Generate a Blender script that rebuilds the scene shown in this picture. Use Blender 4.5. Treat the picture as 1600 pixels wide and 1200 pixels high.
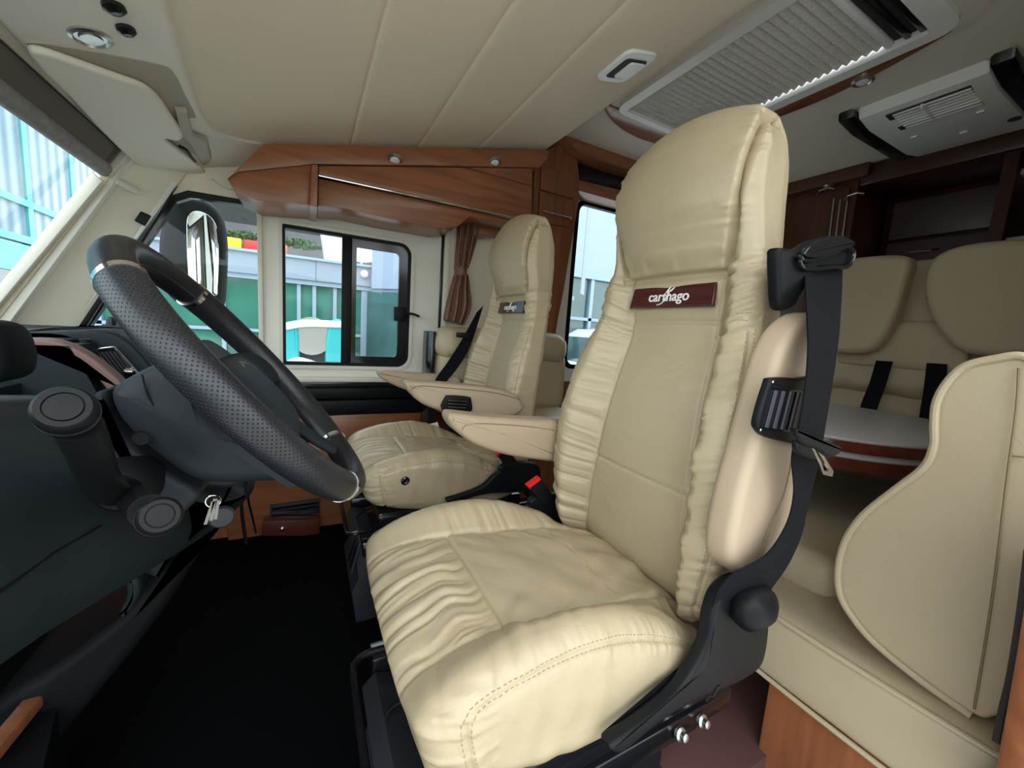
import bpy, bmesh, math, random
import numpy as np
from mathutils import Vector, Matrix
from mathutils.bvhtree import BVHTree
random.seed(4)
for o in list(bpy.data.objects): bpy.data.objects.remove(o, do_unlink=True)
SC = bpy.context.scene
COL = SC.collection
# ------------------------------------------------------------------ camera
F = 615.0
Yd = np.array([478-800, 497-600, F]); Yd = Yd/np.linalg.norm(Yd)
Xd = np.array([1980-800, 0, F]); Xd = Xd/np.linalg.norm(Xd); Xd = Xd-Xd.dot(Yd)*Yd; Xd /= np.linalg.norm(Xd)
Zd = np.cross(Xd, Yd)
if Zd[1] > 0: Zd = -Zd
R = np.array([Xd, Yd, Zd])            # camera frame (right, down, forward) -> world
cd = bpy.data.cameras.new('camera'); cam = bpy.data.objects.new('camera', cd); COL.objects.link(cam)
cd.sensor_fit = 'HORIZONTAL'; cd.sensor_width = 36; cd.lens = 36*F/1600; cd.clip_start = .02; cd.clip_end = 200
Mc = Matrix([[R[i][0], -R[i][1], -R[i][2]] for i in range(3)]).to_4x4()
cam.matrix_world = Mc
SC.camera = cam
# ------------------------------------------------------------------ world, light, exposure
W = bpy.data.worlds.new('overcast_sky'); SC.world = W; W.use_nodes = True
nt = W.node_tree; nt.nodes.clear()
bg = nt.nodes.new('ShaderNodeBackground'); wo = nt.nodes.new('ShaderNodeOutputWorld')
tc = nt.nodes.new('ShaderNodeTexCoord'); sx = nt.nodes.new('ShaderNodeSeparateXYZ'); rp = nt.nodes.new('ShaderNodeValToRGB')
nt.links.new(tc.outputs['Generated'], sx.inputs[0]); nt.links.new(sx.outputs['Z'], rp.inputs[0])
rp.color_ramp.elements[0].position = 0.0; rp.color_ramp.elements[0].color = (.80, .84, .86, 1)
rp.color_ramp.elements[1].position = .5; rp.color_ramp.elements[1].color = (.86, .93, 1, 1)
nt.links.new(rp.outputs[0], bg.inputs[0]); bg.inputs[1].default_value = 2.6
nt.links.new(bg.outputs[0], wo.inputs[0])
sd = bpy.data.lights.new('hazy_sun', 'SUN'); sd.energy = 0.3; sd.angle = math.radians(40); sd.color = (1, .97, .92)
sun = bpy.data.objects.new('hazy_sun', sd); COL.objects.link(sun)
sun.rotation_euler = Vector((.25, .75, -.8)).to_track_quat('-Z', 'Y').to_euler()
SC.view_settings.view_transform = 'Standard'; SC.view_settings.look = 'None'
SC.view_settings.gamma = 1; SC.view_settings.use_curve_mapping = False; SC.view_settings.exposure = 0.68
SC.cycles.diffuse_bounces = 8; SC.cycles.max_bounces = 14; SC.cycles.transparent_max_bounces = 12

# ------------------------------------------------------------------ measuring helpers
def ray(u, v): return R @ np.array([u-800, v-600, F])
def aX(u, v, X): d = ray(u, v); return Vector(d*X/d[0])
def aY(u, v, Y): d = ray(u, v); return Vector(d*Y/d[1])
def aZ(u, v, Z): d = ray(u, v); return Vector(d*Z/d[2])
def aP(u, v, p, n): d = ray(u, v); n = np.array(n, float); return Vector(d*(np.array(p).dot(n)/d.dot(n)))
FLOOR = -.98
def ip(x, pts):
    xs, ys = zip(*pts); return np.interp(x, xs, ys)
def sm(x): x = np.clip(x, 0, 1); return x*x*(3-2*x)
def ips(x, pts, n=3):                      # smoothed interpolation
    d = (pts[-1][0]-pts[0][0])*.035
    return sum(ip(x+k*d, pts) for k in range(-n, n+1))/(2*n+1)
def _h(i, j, k):
    n = (i*374761393 + j*668265263 + k*1274126177) & 0xffffffff
    n = ((n ^ (n >> 13))*1274126177) & 0xffffffff
    return ((n ^ (n >> 16)) & 0xffff)/65535.0*2-1
def noise(x, y, z=0):
    x, y, z = [np.asarray(a, float)+1000 for a in np.broadcast_arrays(x, y, z)]
    i, j, k = [np.floor(a).astype(np.int64) for a in (x, y, z)]
    fx, fy, fz = [sm(a-b) for a, b in ((x, i), (y, j), (z, k))]
    r = 0
    for di in (0, 1):
        for dj in (0, 1):
            for dk in (0, 1):
                r = r + _h(i+di, j+dj, k+dk)*(fx if di else 1-fx)*(fy if dj else 1-fy)*(fz if dk else 1-fz)
    return r

def bil(*a): return np.abs(noise(*a))*2.2-.75
# ------------------------------------------------------------------ materials
def nodes(name):
    m = bpy.data.materials.new(name); m.use_nodes = True
    return m, m.node_tree, m.node_tree.nodes['Principled BSDF']
def N(t, k, **kw):
    n = t.nodes.new(k)
    for a, b in kw.items(): setattr(n, a, b)
    return n
def plain(name, c, rough=.5, metal=0, spec=.5, bump=0, bscale=200, vary=0, vscale=6, coat=0, emit=None, wob=0):
    m, t, b = nodes(name)
    b.inputs['Base Color'].default_value = (*c, 1); b.inputs['Roughness'].default_value = rough
    b.inputs['Metallic'].default_value = metal; b.inputs['Specular IOR Level'].default_value = spec
    if coat: b.inputs['Coat Weight'].default_value = coat; b.inputs['Coat Roughness'].default_value = .1
    if emit: b.inputs['Emission Color'].default_value = (*emit[0], 1); b.inputs['Emission Strength'].default_value = emit[1]
    g = N(t, 'ShaderNodeTexCoord')
    if vary:
        n = N(t, 'ShaderNodeTexNoise'); n.inputs['Scale'].default_value = vscale; n.inputs['Detail'].default_value = 4
        t.links.new(g.outputs['Object'], n.inputs['Vector'])
        x = N(t, 'ShaderNodeMix', data_type='RGBA'); x.inputs[6].default_value = (*[a*(1-vary) for a in c], 1)
        x.inputs[7].default_value = (*[min(1, a*(1+vary)) for a in c], 1)
        t.links.new(n.outputs[0], x.inputs[0]); t.links.new(x.outputs[2], b.inputs['Base Color'])
    if bump:
        n = N(t, 'ShaderNodeTexNoise'); n.inputs['Scale'].default_value = bscale; n.inputs['Detail'].default_value = 3
        t.links.new(g.outputs['Object'], n.inputs['Vector'])
        bp = N(t, 'ShaderNodeBump'); bp.inputs['Strength'].default_value = bump; bp.inputs['Distance'].default_value = .001
        t.links.new(n.outputs[0], bp.inputs['Height']); t.links.new(bp.outputs[0], b.inputs['Normal'])
    return m
def leather(name, c, rough=.4, crease=.5):
    m, t, b = nodes(name)
    g = N(t, 'ShaderNodeTexCoord')
    v = N(t, 'ShaderNodeTexVoronoi'); v.inputs['Scale'].default_value = 700; t.links.new(g.outputs['Object'], v.inputs['Vector'])
    n1 = N(t, 'ShaderNodeTexNoise'); n1.inputs['Scale'].default_value = 22; n1.inputs['Detail'].default_value = 6; n1.inputs['Distortion'].default_value = .6
    t.links.new(g.outputs['Object'], n1.inputs['Vector'])
    n2 = N(t, 'ShaderNodeTexNoise'); n2.inputs['Scale'].default_value = 5; n2.inputs['Detail'].default_value = 5
    t.links.new(g.outputs['Object'], n2.inputs['Vector'])
    x = N(t, 'ShaderNodeMix', data_type='RGBA'); x.inputs[6].default_value = (*[a*.9 for a in c], 1); x.inputs[7].default_value = (*[min(1, a*1.08) for a in c], 1)
    t.links.new(n2.outputs[0], x.inputs[0]); t.links.new(x.outputs[2], b.inputs['Base Color'])
    b.inputs['Roughness'].default_value = rough; b.inputs['Specular IOR Level'].default_value = .45
    b1 = N(t, 'ShaderNodeBump'); b1.inputs['Strength'].default_value = .22; b1.inputs['Distance'].default_value = .0006
    b2 = N(t, 'ShaderNodeBump'); b2.inputs['Strength'].default_value = crease; b2.inputs['Distance'].default_value = .003
    t.links.new(v.outputs['Distance'], b1.inputs['Height']); t.links.new(n1.outputs[0], b2.inputs['Height'])
    t.links.new(b2.outputs[0], b1.inputs['Normal']); t.links.new(b1.outputs[0], b.inputs['Normal'])
    return m
def wood(name, c1, c2, axis='X', rough=.33, scale=1.0):
    m, t, b = nodes(name)
    g = N(t, 'ShaderNodeTexCoord'); mp = N(t, 'ShaderNodeMapping')
    s = {'X': (1.2, 14, 14), 'Y': (14, 1.2, 14), 'Z': (14, 14, 1.2)}[axis]
    mp.inputs['Scale'].default_value = [a*scale for a in s]
    t.links.new(g.outputs['Object'], mp.inputs[0])
    n = N(t, 'ShaderNodeTexNoise'); n.inputs['Scale'].default_value = 2.2; n.inputs['Detail'].default_value = 8; n.inputs['Distortion'].default_value = .8
    t.links.new(mp.outputs[0], n.inputs['Vector'])
    r = N(t, 'ShaderNodeValToRGB'); r.color_ramp.elements[0].position = .3; r.color_ramp.elements[1].position = .72
    r.color_ramp.elements[0].color = (*c1, 1); r.color_ramp.elements[1].color = (*c2, 1)
    t.links.new(n.outputs[0], r.inputs[0]); t.links.new(r.outputs[0], b.inputs['Base Color'])
    b.inputs['Roughness'].default_value = rough; b.inputs['Coat Weight'].default_value = .25; b.inputs['Coat Roughness'].default_value = .2
    return m
def glass(name, tint=(1, 1, 1), gloss=.06):
    m, t, b = nodes(name); t.nodes.remove(b)
    tr = N(t, 'ShaderNodeBsdfTransparent'); tr.inputs[0].default_value = (*tint, 1)
    gl = N(t, 'ShaderNodeBsdfGlossy'); gl.inputs['Roughness'].default_value = .01
    lw = N(t, 'ShaderNodeLayerWeight'); lw.inputs[0].default_value = .5
    pw = N(t, 'ShaderNodeMath', operation='POWER'); pw.inputs[1].default_value = 5; t.links.new(lw.outputs['Facing'], pw.inputs[0])
    fr = N(t, 'ShaderNodeMath', operation='MULTIPLY_ADD'); fr.inputs[1].default_value = .8; fr.inputs[2].default_value = .015; t.links.new(pw.outputs[0], fr.inputs[0])
    mx = N(t, 'ShaderNodeMixShader')
    t.links.new(fr.outputs[0], mx.inputs[0]); t.links.new(tr.outputs[0], mx.inputs[1]); t.links.new(gl.outputs[0], mx.inputs[2])
    t.links.new(mx.outputs[0], t.nodes['Material Output'].inputs[0])
    return m
def perforated(name, c):
    m, t, b = nodes(name)
    uv = N(t, 'ShaderNodeUVMap'); sc = N(t, 'ShaderNodeVectorMath', operation='MULTIPLY'); sc.inputs[1].default_value = (230, 23, 1)
    t.links.new(uv.outputs[0], sc.inputs[0])
    def dots(off):
        a = N(t, 'ShaderNodeVectorMath', operation='ADD'); a.inputs[1].default_value = (off, off, 0); t.links.new(sc.outputs[0], a.inputs[0])
        f = N(t, 'ShaderNodeVectorMath', operation='FRACTION'); t.links.new(a.outputs[0], f.inputs[0])
        s = N(t, 'ShaderNodeVectorMath', operation='SUBTRACT'); s.inputs[1].default_value = (.5, .5, 0); t.links.new(f.outputs[0], s.inputs[0])
        l = N(t, 'ShaderNodeVectorMath', operation='LENGTH'); t.links.new(s.outputs[0], l.inputs[0])
        q = N(t, 'ShaderNodeMapRange'); q.inputs[1].default_value = .07; q.inputs[2].default_value = .16; t.links.new(l.outputs['Value'], q.inputs[0])
        return q
    d1, d2 = dots(0), dots(.5)
    mn = N(t, 'ShaderNodeMath', operation='MINIMUM'); t.links.new(d1.outputs[0], mn.inputs[0]); t.links.new(d2.outputs[0], mn.inputs[1])
    x = N(t, 'ShaderNodeMix', data_type='RGBA'); x.inputs[6].default_value = (.001, .001, .001, 1); x.inputs[7].default_value = (*c, 1)
    t.links.new(mn.outputs[0], x.inputs[0]); t.links.new(x.outputs[2], b.inputs['Base Color'])
    b.inputs['Roughness'].default_value = .38
    bp = N(t, 'ShaderNodeBump'); bp.inputs['Strength'].default_value = .8; bp.inputs['Distance'].default_value = .0012
    t.links.new(mn.outputs[0], bp.inputs['Height']); t.links.new(bp.outputs[0], b.inputs['Normal'])
    return m
def striped(name, c1, c2, axis, scale, rough=.5, bump=0):
    m, t, b = nodes(name); g = N(t, 'ShaderNodeTexCoord')
    w = N(t, 'ShaderNodeTexWave', bands_direction=axis, wave_profile='SIN'); w.inputs['Scale'].default_value = scale
    t.links.new(g.outputs['Object'], w.inputs['Vector'])
    x = N(t, 'ShaderNodeMix', data_type='RGBA'); x.inputs[6].default_value = (*c1, 1); x.inputs[7].default_value = (*c2, 1)
    t.links.new(w.outputs['Fac'], x.inputs[0]); t.links.new(x.outputs[2], b.inputs['Base Color']); b.inputs['Roughness'].default_value = rough; b.inputs['Specular IOR Level'].default_value = .1
    if bump:
        bp = N(t, 'ShaderNodeBump'); bp.inputs['Strength'].default_value = bump; bp.inputs['Distance'].default_value = .003
        t.links.new(w.outputs['Fac'], bp.inputs['Height']); t.links.new(bp.outputs[0], b.inputs['Normal'])
    return m
M = dict(
 leather=leather('cream_leather', (.425, .345, .220), .34),
 leather2=leather('beige_leather', (.43, .33, .225), .52, .2),
 leather3=leather('bench_leather', (.45, .37, .24), .45, .25),
 thread=plain('cream_thread', (.34, .27, .15), .7),
 seamdark=plain('seam_line', (.22, .17, .09), .8),
 wood=wood('cherry_wood', (.20, .070, .030), (.34, .125, .052), 'X'),
 woodz=wood('cherry_wood_upright', (.18, .060, .026), (.32, .112, .046), 'Z'),
 woody=wood('cherry_wood_cross', (.18, .060, .026), (.32, .115, .048), 'Y'),
 wooddark=wood('dark_cherry_wood', (.028, .008, .005), (.055, .015, .009), 'X'),
 woodred=wood('lacquered_burl', (.035, .006, .006), (.085, .016, .014), 'Y', .12, 3),
 cream=plain('cream_wall_laminate', (.80, .77, .68), .6, bump=.25, bscale=900),
 ceil=plain('cream_soft_ceiling', (.78, .68, .51), .85, bump=.5, bscale=1100),
 ceil2=plain('light_grey_ceiling', (.72, .66, .56), .85, bump=.4, bscale=900),
 head=plain('cream_moulded_plastic', (.78, .73, .61), .6, bump=.15, bscale=800),
 pillar=plain('cream_textured_pillar', (.85, .78, .63), .75, bump=.5, bscale=1000),
 white=plain('white_plastic', (.78, .77, .74), .4),
 whitetrim=plain('ivory_trim', (.72, .68, .58), .4),
 grey=plain('light_grey_laminate', (.46, .44, .43), .35),
 black=plain('black_plastic', (.007, .008, .009), .42, spec=.16, bump=.25, bscale=900),
 blackgloss=plain('black_gloss', (.008, .008, .010), .15),
 dash=plain('charcoal_dash_plastic', (.015, .020, .023), .48, spec=.16, bump=.3, bscale=900),
 dash2=plain('slate_dash_plastic', (.017, .020, .024), .45, spec=.16, bump=.3, bscale=900),
 greyplastic=plain('dark_grey_plastic', (.022, .024, .030), .5, bump=.2, bscale=700),
 mauve=plain('mauve_brown_trim', (.16, .09, .075), .5, bump=.1, bscale=500),
 rim=leather('black_rim_leather', (.009, .010, .012), .36, .05),
 perf=perforated('perforated_black_leather', (.011, .012, .015)),
 chrome=plain('chrome', (.8, .8, .8), .12, metal=1),
 steel=plain('brushed_steel', (.6, .6, .58), .3, metal=1),
 red=plain('red_plastic', (.75, .02, .02), .35),
 carpet=plain('black_carpet', (.0012, .0016, .002), .95, spec=.08, bump=1, bscale=1500),
 brown=plain('brown_satin_curtain', (.17, .075, .045), .45, vary=.3, vscale=20),
 blind=plain('grey_blind_fabric', (.16, .13, .105), .85, bump=.5, bscale=700),
 fuzz=plain('grey_fuzzy_roller', (.30, .28, .27), .95, bump=1, bscale=260, vary=.35, vscale=60),
 rubber=plain('black_rubber', (.004, .004, .005), .6, spec=.2),
 beltm=striped('black_webbing', (.004, .0045, .006), (.013, .014, .018), 'Z', 260, .55, .5),
 glass=glass('clear_glass', (.93, .97, .97)),
 redcarpet=plain('dark_red_floor', (.09, .035, .03), .8),
 ground=plain('pale_concrete_ground', (.50, .49, .46), .8, vary=.3, bump=.4, bscale=30),
 bgrey=plain('blue_grey_cladding', (.24, .29, .36), .5, vary=.06, vscale=2),
 bgrey2=plain('pale_blue_cladding', (.30, .36, .47), .5, vary=.05, vscale=2),
 corr=striped('corrugated_pale_panel', (.15, .23, .29), (.33, .42, .48), 'Y', .62, .4),
 teal=plain('teal_mullion', (.09, .42, .42), .45),
 bluem=plain('pale_blue_mullion', (.28, .36, .44), .4),
 bglass=plain('green_tinted_glazing', (.035, .15, .12), .06, spec=.9, vary=.85, vscale=1.1),
 bglass2=plain('dark_glazing', (.05, .10, .10), .05, spec=.9, vary=.7, vscale=.8),
 tealpaint=plain('turquoise_paint', (.03, .36, .38), .35),
 timber=plain('weathered_grey_timber', (.13, .125, .125), .8, vary=.35, vscale=3),
 green=plain('leafy_green', (.05, .12, .03), .8, vary=.7, vscale=2.5),
 terra=plain('terracotta', (.62, .16, .09), .7), yellow=plain('yellow_box', (.8, .55, .03), .6),
 vanwhite=plain('white_van_paint', (.55, .57, .60), .25), tyre=plain('tyre', (.015, .015, .015), .8),
 mirror=plain('mirror_glass', (.8, .85, .88), .02, metal=1),
 ventdark=plain('dark_vent_recess', (.03, .03, .028), .8),
)

# ------------------------------------------------------------------ mesh helpers
def thing(name, label, cat, loc=(0, 0, 0), group=None):
    o = bpy.data.objects.new(name, None); COL.objects.link(o); o.empty_display_size = .05
    o.location = loc; o['label'] = label; o['category'] = cat
    if group: o['group'] = group
    return o
def tag(o, label, cat, group=None):
    o['label'] = label; o['category'] = cat
    if group: o['group'] = group
    return o
def wloc(p):
    v = Vector((0, 0, 0))
    while p: v = v+p.location; p = p.parent
    return v
def link(name, me, mat, parent=None, smooth=True, angle=35, label=None):
    o = bpy.data.objects.new(name, me); COL.objects.link(o)
    if mat:
        for mm in (mat if isinstance(mat, (list, tuple)) else [mat]): me.materials.append(M[mm] if isinstance(mm, str) else mm)
    if smooth:
        me.shade_smooth()
        if angle < 180: me.set_sharp_from_angle(angle=math.radians(angle))
    n = len(me.vertices)
    if n:
        co = np.empty(n*3); me.vertices.foreach_get('co', co); co = co.reshape(-1, 3)
        if parent is not None:
            org = wloc(parent); o.parent = parent
            co -= np.array(org)
        else:
            c = np.array([(co[:, 0].min()+co[:, 0].max())/2, (co[:, 1].min()+co[:, 1].max())/2, co[:, 2].min()])
            co -= c; o.location = c
        me.vertices.foreach_set('co', co.ravel()); me.update()
    if label: o['label'] = label
    return o
def struct(name, me, mat, **k):
    o = link(name, me, mat, **k); o['kind'] = 'structure'; return o
def mk(verts, faces):
    me = bpy.data.meshes.new('m'); me.from_pydata([tuple(v) for v in verts], [], faces); me.update(); return me
def frombm(bm):
    me = bpy.data.meshes.new('m'); bmesh.ops.recalc_face_normals(bm, faces=bm.faces); bm.to_mesh(me); bm.free(); return me
def join(*ms):
    V = []; Fc = []; 
    for m in ms:
        b = len(V); V += [v.co.copy() for v in m.vertices]; Fc += [tuple(b+i for i in p.vertices) for p in m.polygons]
    return mk(V, Fc)
def box(a, b, r=0, seg=2):
    bm = bmesh.new(); a = Vector(a); b = Vector(b)
    bmesh.ops.create_cube(bm, size=1)
    for v in bm.verts: v.co = Vector(((a[i]+b[i])/2+v.co[i]*(b[i]-a[i]) for i in range(3)))
    if r: bmesh.ops.bevel(bm, geom=bm.edges[:], offset=r, segments=seg, affect='EDGES', profile=.5)
    return frombm(bm)
def prism(poly, d, r=0, seg=2):
    """closed outline of 3D points extruded by vector d, all edges rounded"""
    bm = bmesh.new(); d = Vector(d)
    lo = [bm.verts.new(p) for p in poly]; hi = [bm.verts.new(Vector(p)+d) for p in poly]
    n = len(poly); bm.faces.new(lo); bm.faces.new(hi[::-1])
    for i in range(n): bm.faces.new((lo[i], hi[i], hi[(i+1) % n], lo[(i+1) % n]))
    bmesh.ops.recalc_face_normals(bm, faces=bm.faces)
    if r:
        caps = [e for e in bm.edges if (e.verts[0] in lo) == (e.verts[1] in lo)]
        bmesh.ops.bevel(bm, geom=caps, offset=r, segments=seg, affect='EDGES', profile=.5, clamp_overlap=True)
    return frombm(bm)
def catmull(pts, k=8, closed=False):
    P = [Vector(p) for p in pts]; n = len(P); out = []
    rng = range(n if closed else n-1)
    for i in rng:
        g = (lambda j: P[j % n]) if closed else (lambda j: P[max(0, min(n-1, j))])
        a, b, c, d = g(i-1), g(i), g(i+1), g(i+2)
        for s in range(k):
            t = s/k
            out.append(.5*((2*b)+(c-a)*t+(2*a-5*b+4*c-d)*t*t+(3*b-a-3*c+d)*t**3))
    if not closed: out.append(P[-1])
    return out
def puff(poly, d, r, bulge=0, seg=5, inner=3):
    """cushion-like slab: outline extruded by d with round-over r on both sides and a swollen face"""
    P = [Vector(p) for p in poly]; d = Vector(d); L = d.length; nrm = d/L; n = len(P)
    area = Vector((0, 0, 0))
    for i in range(n): area += P[i].cross(P[(i+1) % n])
    sgn = 1 if area.dot(nrm) > 0 else -1
    inn = []
    for i in range(n):
        e1 = (P[i]-P[i-1]).normalized(); e2 = (P[(i+1) % n]-P[i]).normalized()
        t = (e1+e2).normalized(); inn.append((nrm.cross(t)*sgn))
    rings = []
    def ring(off, h): rings.append([P[i]+inn[i]*off+nrm*h for i in range(n)])
    for s in range(seg+1):
        a = s/seg*math.pi/2; ring(r*(1-math.sin(a)), r*(1-math.cos(a)))
    for s in range(seg+1):
        a = s/seg*math.pi/2; ring(r*(1-math.cos(a)), L-r*(1-math.sin(a)))
    V = [v for rg in rings for v in rg]; Fc = []
    for k in range(len(rings)-1):
        for i in range(n): Fc.append((k*n+i, k*n+(i+1) % n, (k+1)*n+(i+1) % n, (k+1)*n+i))
    bm = bmesh.new(); vs = [bm.verts.new(v) for v in V]
    for f in Fc: bm.faces.new([vs[i] for i in f])
    for rr, sg in ((rings[0], -1), (rings[-1], 1)):
        base = vs[:n] if sg < 0 else vs[-n:]
        c = sum((Vector(v.co) for v in base), Vector())/n
        prev = base
        if bulge:
            for s in range(1, inner+1):
                t = s/(inner+1)
                cur = [bm.verts.new(Vector(b.co).lerp(c, t)+nrm*sg*bulge*(1-(1-t)**2)) for b in base]
                for i in range(n): bm.faces.new((prev[i], prev[(i+1) % n], cur[(i+1) % n], cur[i]))
                prev = cur
            cv = bm.verts.new(c+nrm*sg*bulge)
            for i in range(n): bm.faces.new((prev[i], prev[(i+1) % n], cv))
        else:
            cur = [bm.verts.new(Vector(b.co)+inn[i]*min(r*.4, .004)) for i, b in enumerate(base)]
            for i in range(n): bm.faces.new((prev[i], prev[(i+1) % n], cur[(i+1) % n], cur[i]))
            f = bm.faces.new(cur)
    return frombm(bm)
def tube(pts, r, n=10, closed=False, cap=True, rs=None):
    P = [Vector(p) for p in pts]; m = len(P); V = []; Fc = []
    up = None
    for i, p in enumerate(P):
        t = ((P[(i+1) % m]-P[i-1]) if closed else (P[min(i+1, m-1)]-P[max(i-1, 0)])).normalized()
        if up is None:
            up = t.orthogonal().normalized()
        up = (up-t*up.dot(t)).normalized(); s = t.cross(up)
        rr = rs[i] if rs else r
        for k in range(n):
            a = 2*math.pi*k/n; V.append(p+(up*math.cos(a)+s*math.sin(a))*rr)
    for i in range(m if closed else m-1):
        for k in range(n):
            j = (i+1) % m; Fc.append((i*n+k, i*n+(k+1) % n, j*n+(k+1) % n, j*n+k))
    if cap and not closed: Fc.append(tuple(range(n))[::-1]); Fc.append(tuple((m-1)*n+k for k in range(n)))
    return mk(V, Fc)
def lathe(prof, c, ax, n=40):
    """prof: (radius, height) along axis ax from point c"""
    ax = Vector(ax).normalized(); u = ax.orthogonal().normalized(); w = ax.cross(u); V = []; Fc = []; c = Vector(c)
    for r, h in prof:
        for k in range(n):
            a = 2*math.pi*k/n; V.append(c+ax*h+(u*math.cos(a)+w*math.sin(a))*r)
    for i in range(len(prof)-1):
        for k in range(n): Fc.append((i*n+k, i*n+(k+1) % n, (i+1)*n+(k+1) % n, (i+1)*n+k))
    Fc.append(tuple(range(n))[::-1]); Fc.append(tuple((len(prof)-1)*n+k for k in range(n)))
    m = mk(V, Fc); bm = bmesh.new(); bm.from_mesh(m); return frombm(bm)
def ribbon(Ls, Rs, th, k=6):
    """webbing between two edge curves with thickness"""
    A = catmull(Ls, k); B = catmull(Rs, k); V = []; Fc = []; m = len(A); nw = 6
    for i in range(m):
        t = (A[min(i+1, m-1)]-A[max(i-1, 0)]).normalized(); w = (B[i]-A[i]); nn = w.cross(t).normalized()
        for sgn in (1, -1):
            for j in range(nw+1): V.append(A[i]+w*(j/nw)+nn*sgn*th/2)
    q = 2*(nw+1)
    for i in range(m-1):
        for j in range(nw):
            Fc.append((i*q+j, i*q+j+1, (i+1)*q+j+1, (i+1)*q+j))
            Fc.append((i*q+nw+1+j+1, i*q+nw+1+j, (i+1)*q+nw+1+j, (i+1)*q+nw+1+j+1))
        for j in (0, nw): Fc.append((i*q+j, (i+1)*q+j, (i+1)*q+nw+1+j, i*q+nw+1+j))
    return mk(V, Fc)
def grid(Pf, nu, nv):
    V = [Pf(i/nu, j/nv) for i in range(nu+1) for j in range(nv+1)]
    Fc = [(i*(nv+1)+j, (i+1)*(nv+1)+j, (i+1)*(nv+1)+j+1, i*(nv+1)+j+1) for i in range(nu) for j in range(nv)]
    return mk(V, Fc)
def slab(Pf, nu, nv, off):
    """curved sheet with real thickness: off is a vector"""
    off = Vector(off); n1 = nv+1
    top = [Vector(Pf(i/nu, j/nv)) for i in range(nu+1) for j in range(nv+1)]; T = len(top)
    V = top+[p+off for p in top]
    Fc = [(i*n1+j, (i+1)*n1+j, (i+1)*n1+j+1, i*n1+j+1) for i in range(nu) for j in range(nv)]
    Fc += [tuple(T+a for a in f[::-1]) for f in Fc]
    for i in range(nu):
        for j in (0, nv): Fc.append((i*n1+j, (i+1)*n1+j, T+(i+1)*n1+j, T+i*n1+j))
    for j in range(nv):
        for i in (0, nu): Fc.append((i*n1+j, i*n1+j+1, T+i*n1+j+1, T+i*n1+j))
    m = mk(V, Fc); bm = bmesh.new(); bm.from_mesh(m); return frombm(bm)
def rbox(h, r, n, deform, disp=None):
    """rounded box grid; deform(S)->world points from rounded source; disp(S0, P, Nrm)->signed amount"""
    h = np.array(h, float); r = np.array(r, float); key = {}; S = []; Fc = []
    def vid(i, j, k):
        t = (i, j, k)
        if t not in key: key[t] = len(S); S.append((i, j, k))
        return key[t]
    nx, ny, nz = n
    for i in range(nx):
        for j in range(ny):
            for k, fl in ((0, 1), (nz, 0)):
                f = (vid(i, j, k), vid(i+1, j, k), vid(i+1, j+1, k), vid(i, j+1, k)); Fc.append(f[::-1] if fl else f)
    for i in range(nx):
        for k in range(nz):
            for j, fl in ((0, 0), (ny, 1)):
                f = (vid(i, j, k), vid(i+1, j, k), vid(i+1, j, k+1), vid(i, j, k+1)); Fc.append(f[::-1] if fl else f)
    for j in range(ny):
        for k in range(nz):
            for i, fl in ((0, 1), (nx, 0)):
                f = (vid(i, j, k), vid(i, j+1, k), vid(i, j+1, k+1), vid(i, j, k+1)); Fc.append(f[::-1] if fl else f)
    p = (np.array(S, float)/np.array([nx, ny, nz])*2-1)*h
    inn = np.clip(p, -(h-r), h-r); q = (p-inn)/r; l = np.linalg.norm(q, axis=1, keepdims=True); q = q/np.maximum(l, 1e-9)
    s = inn+q*r
    P = deform(s)
    me = mk(P, Fc)
    if disp:
        for d in (disp if isinstance(disp, (list, tuple)) else [disp]):
            nn = np.empty(len(P)*3); me.vertices.foreach_get('normal', nn); nn = nn.reshape(-1, 3)
            co = np.empty(len(P)*3); me.vertices.foreach_get('co', co); co = co.reshape(-1, 3)
            co = co+nn*d(s, co, nn)[:, None]
            me.vertices.foreach_set('co', co.ravel()); me.update()
    return me
def simple_cushion(a, b, r, wr=.002, n=None, crown=.012, warp=None, fs=9):
    a = np.array(a); b = np.array(b); h = (b-a)/2; c = (a+b)/2
    n = n or [max(6, int(x*2/.014)) for x in h]
    def df(s):
        p = s.copy(); u = s/h
        for ax in range(3):
            o1, o2 = [k for k in range(3) if k != ax]
            p[:, ax] += crown*np.sign(u[:, ax])*(np.abs(u[:, ax])**3)*(1-u[:, o1]**2)*(1-u[:, o2]**2)
        p = p+c
        return warp(p) if warp else p
    def dp(s, P, nn): return wr*noise(P[:, 0]*fs, P[:, 1]*fs, P[:, 2]*fs)+wr*.5*noise(P[:, 0]*fs*2.3, P[:, 1]*fs*2.3, P[:, 2]*fs*2.3)
    return rbox(h, np.minimum(r, h*.98), n, df, dp)
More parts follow.
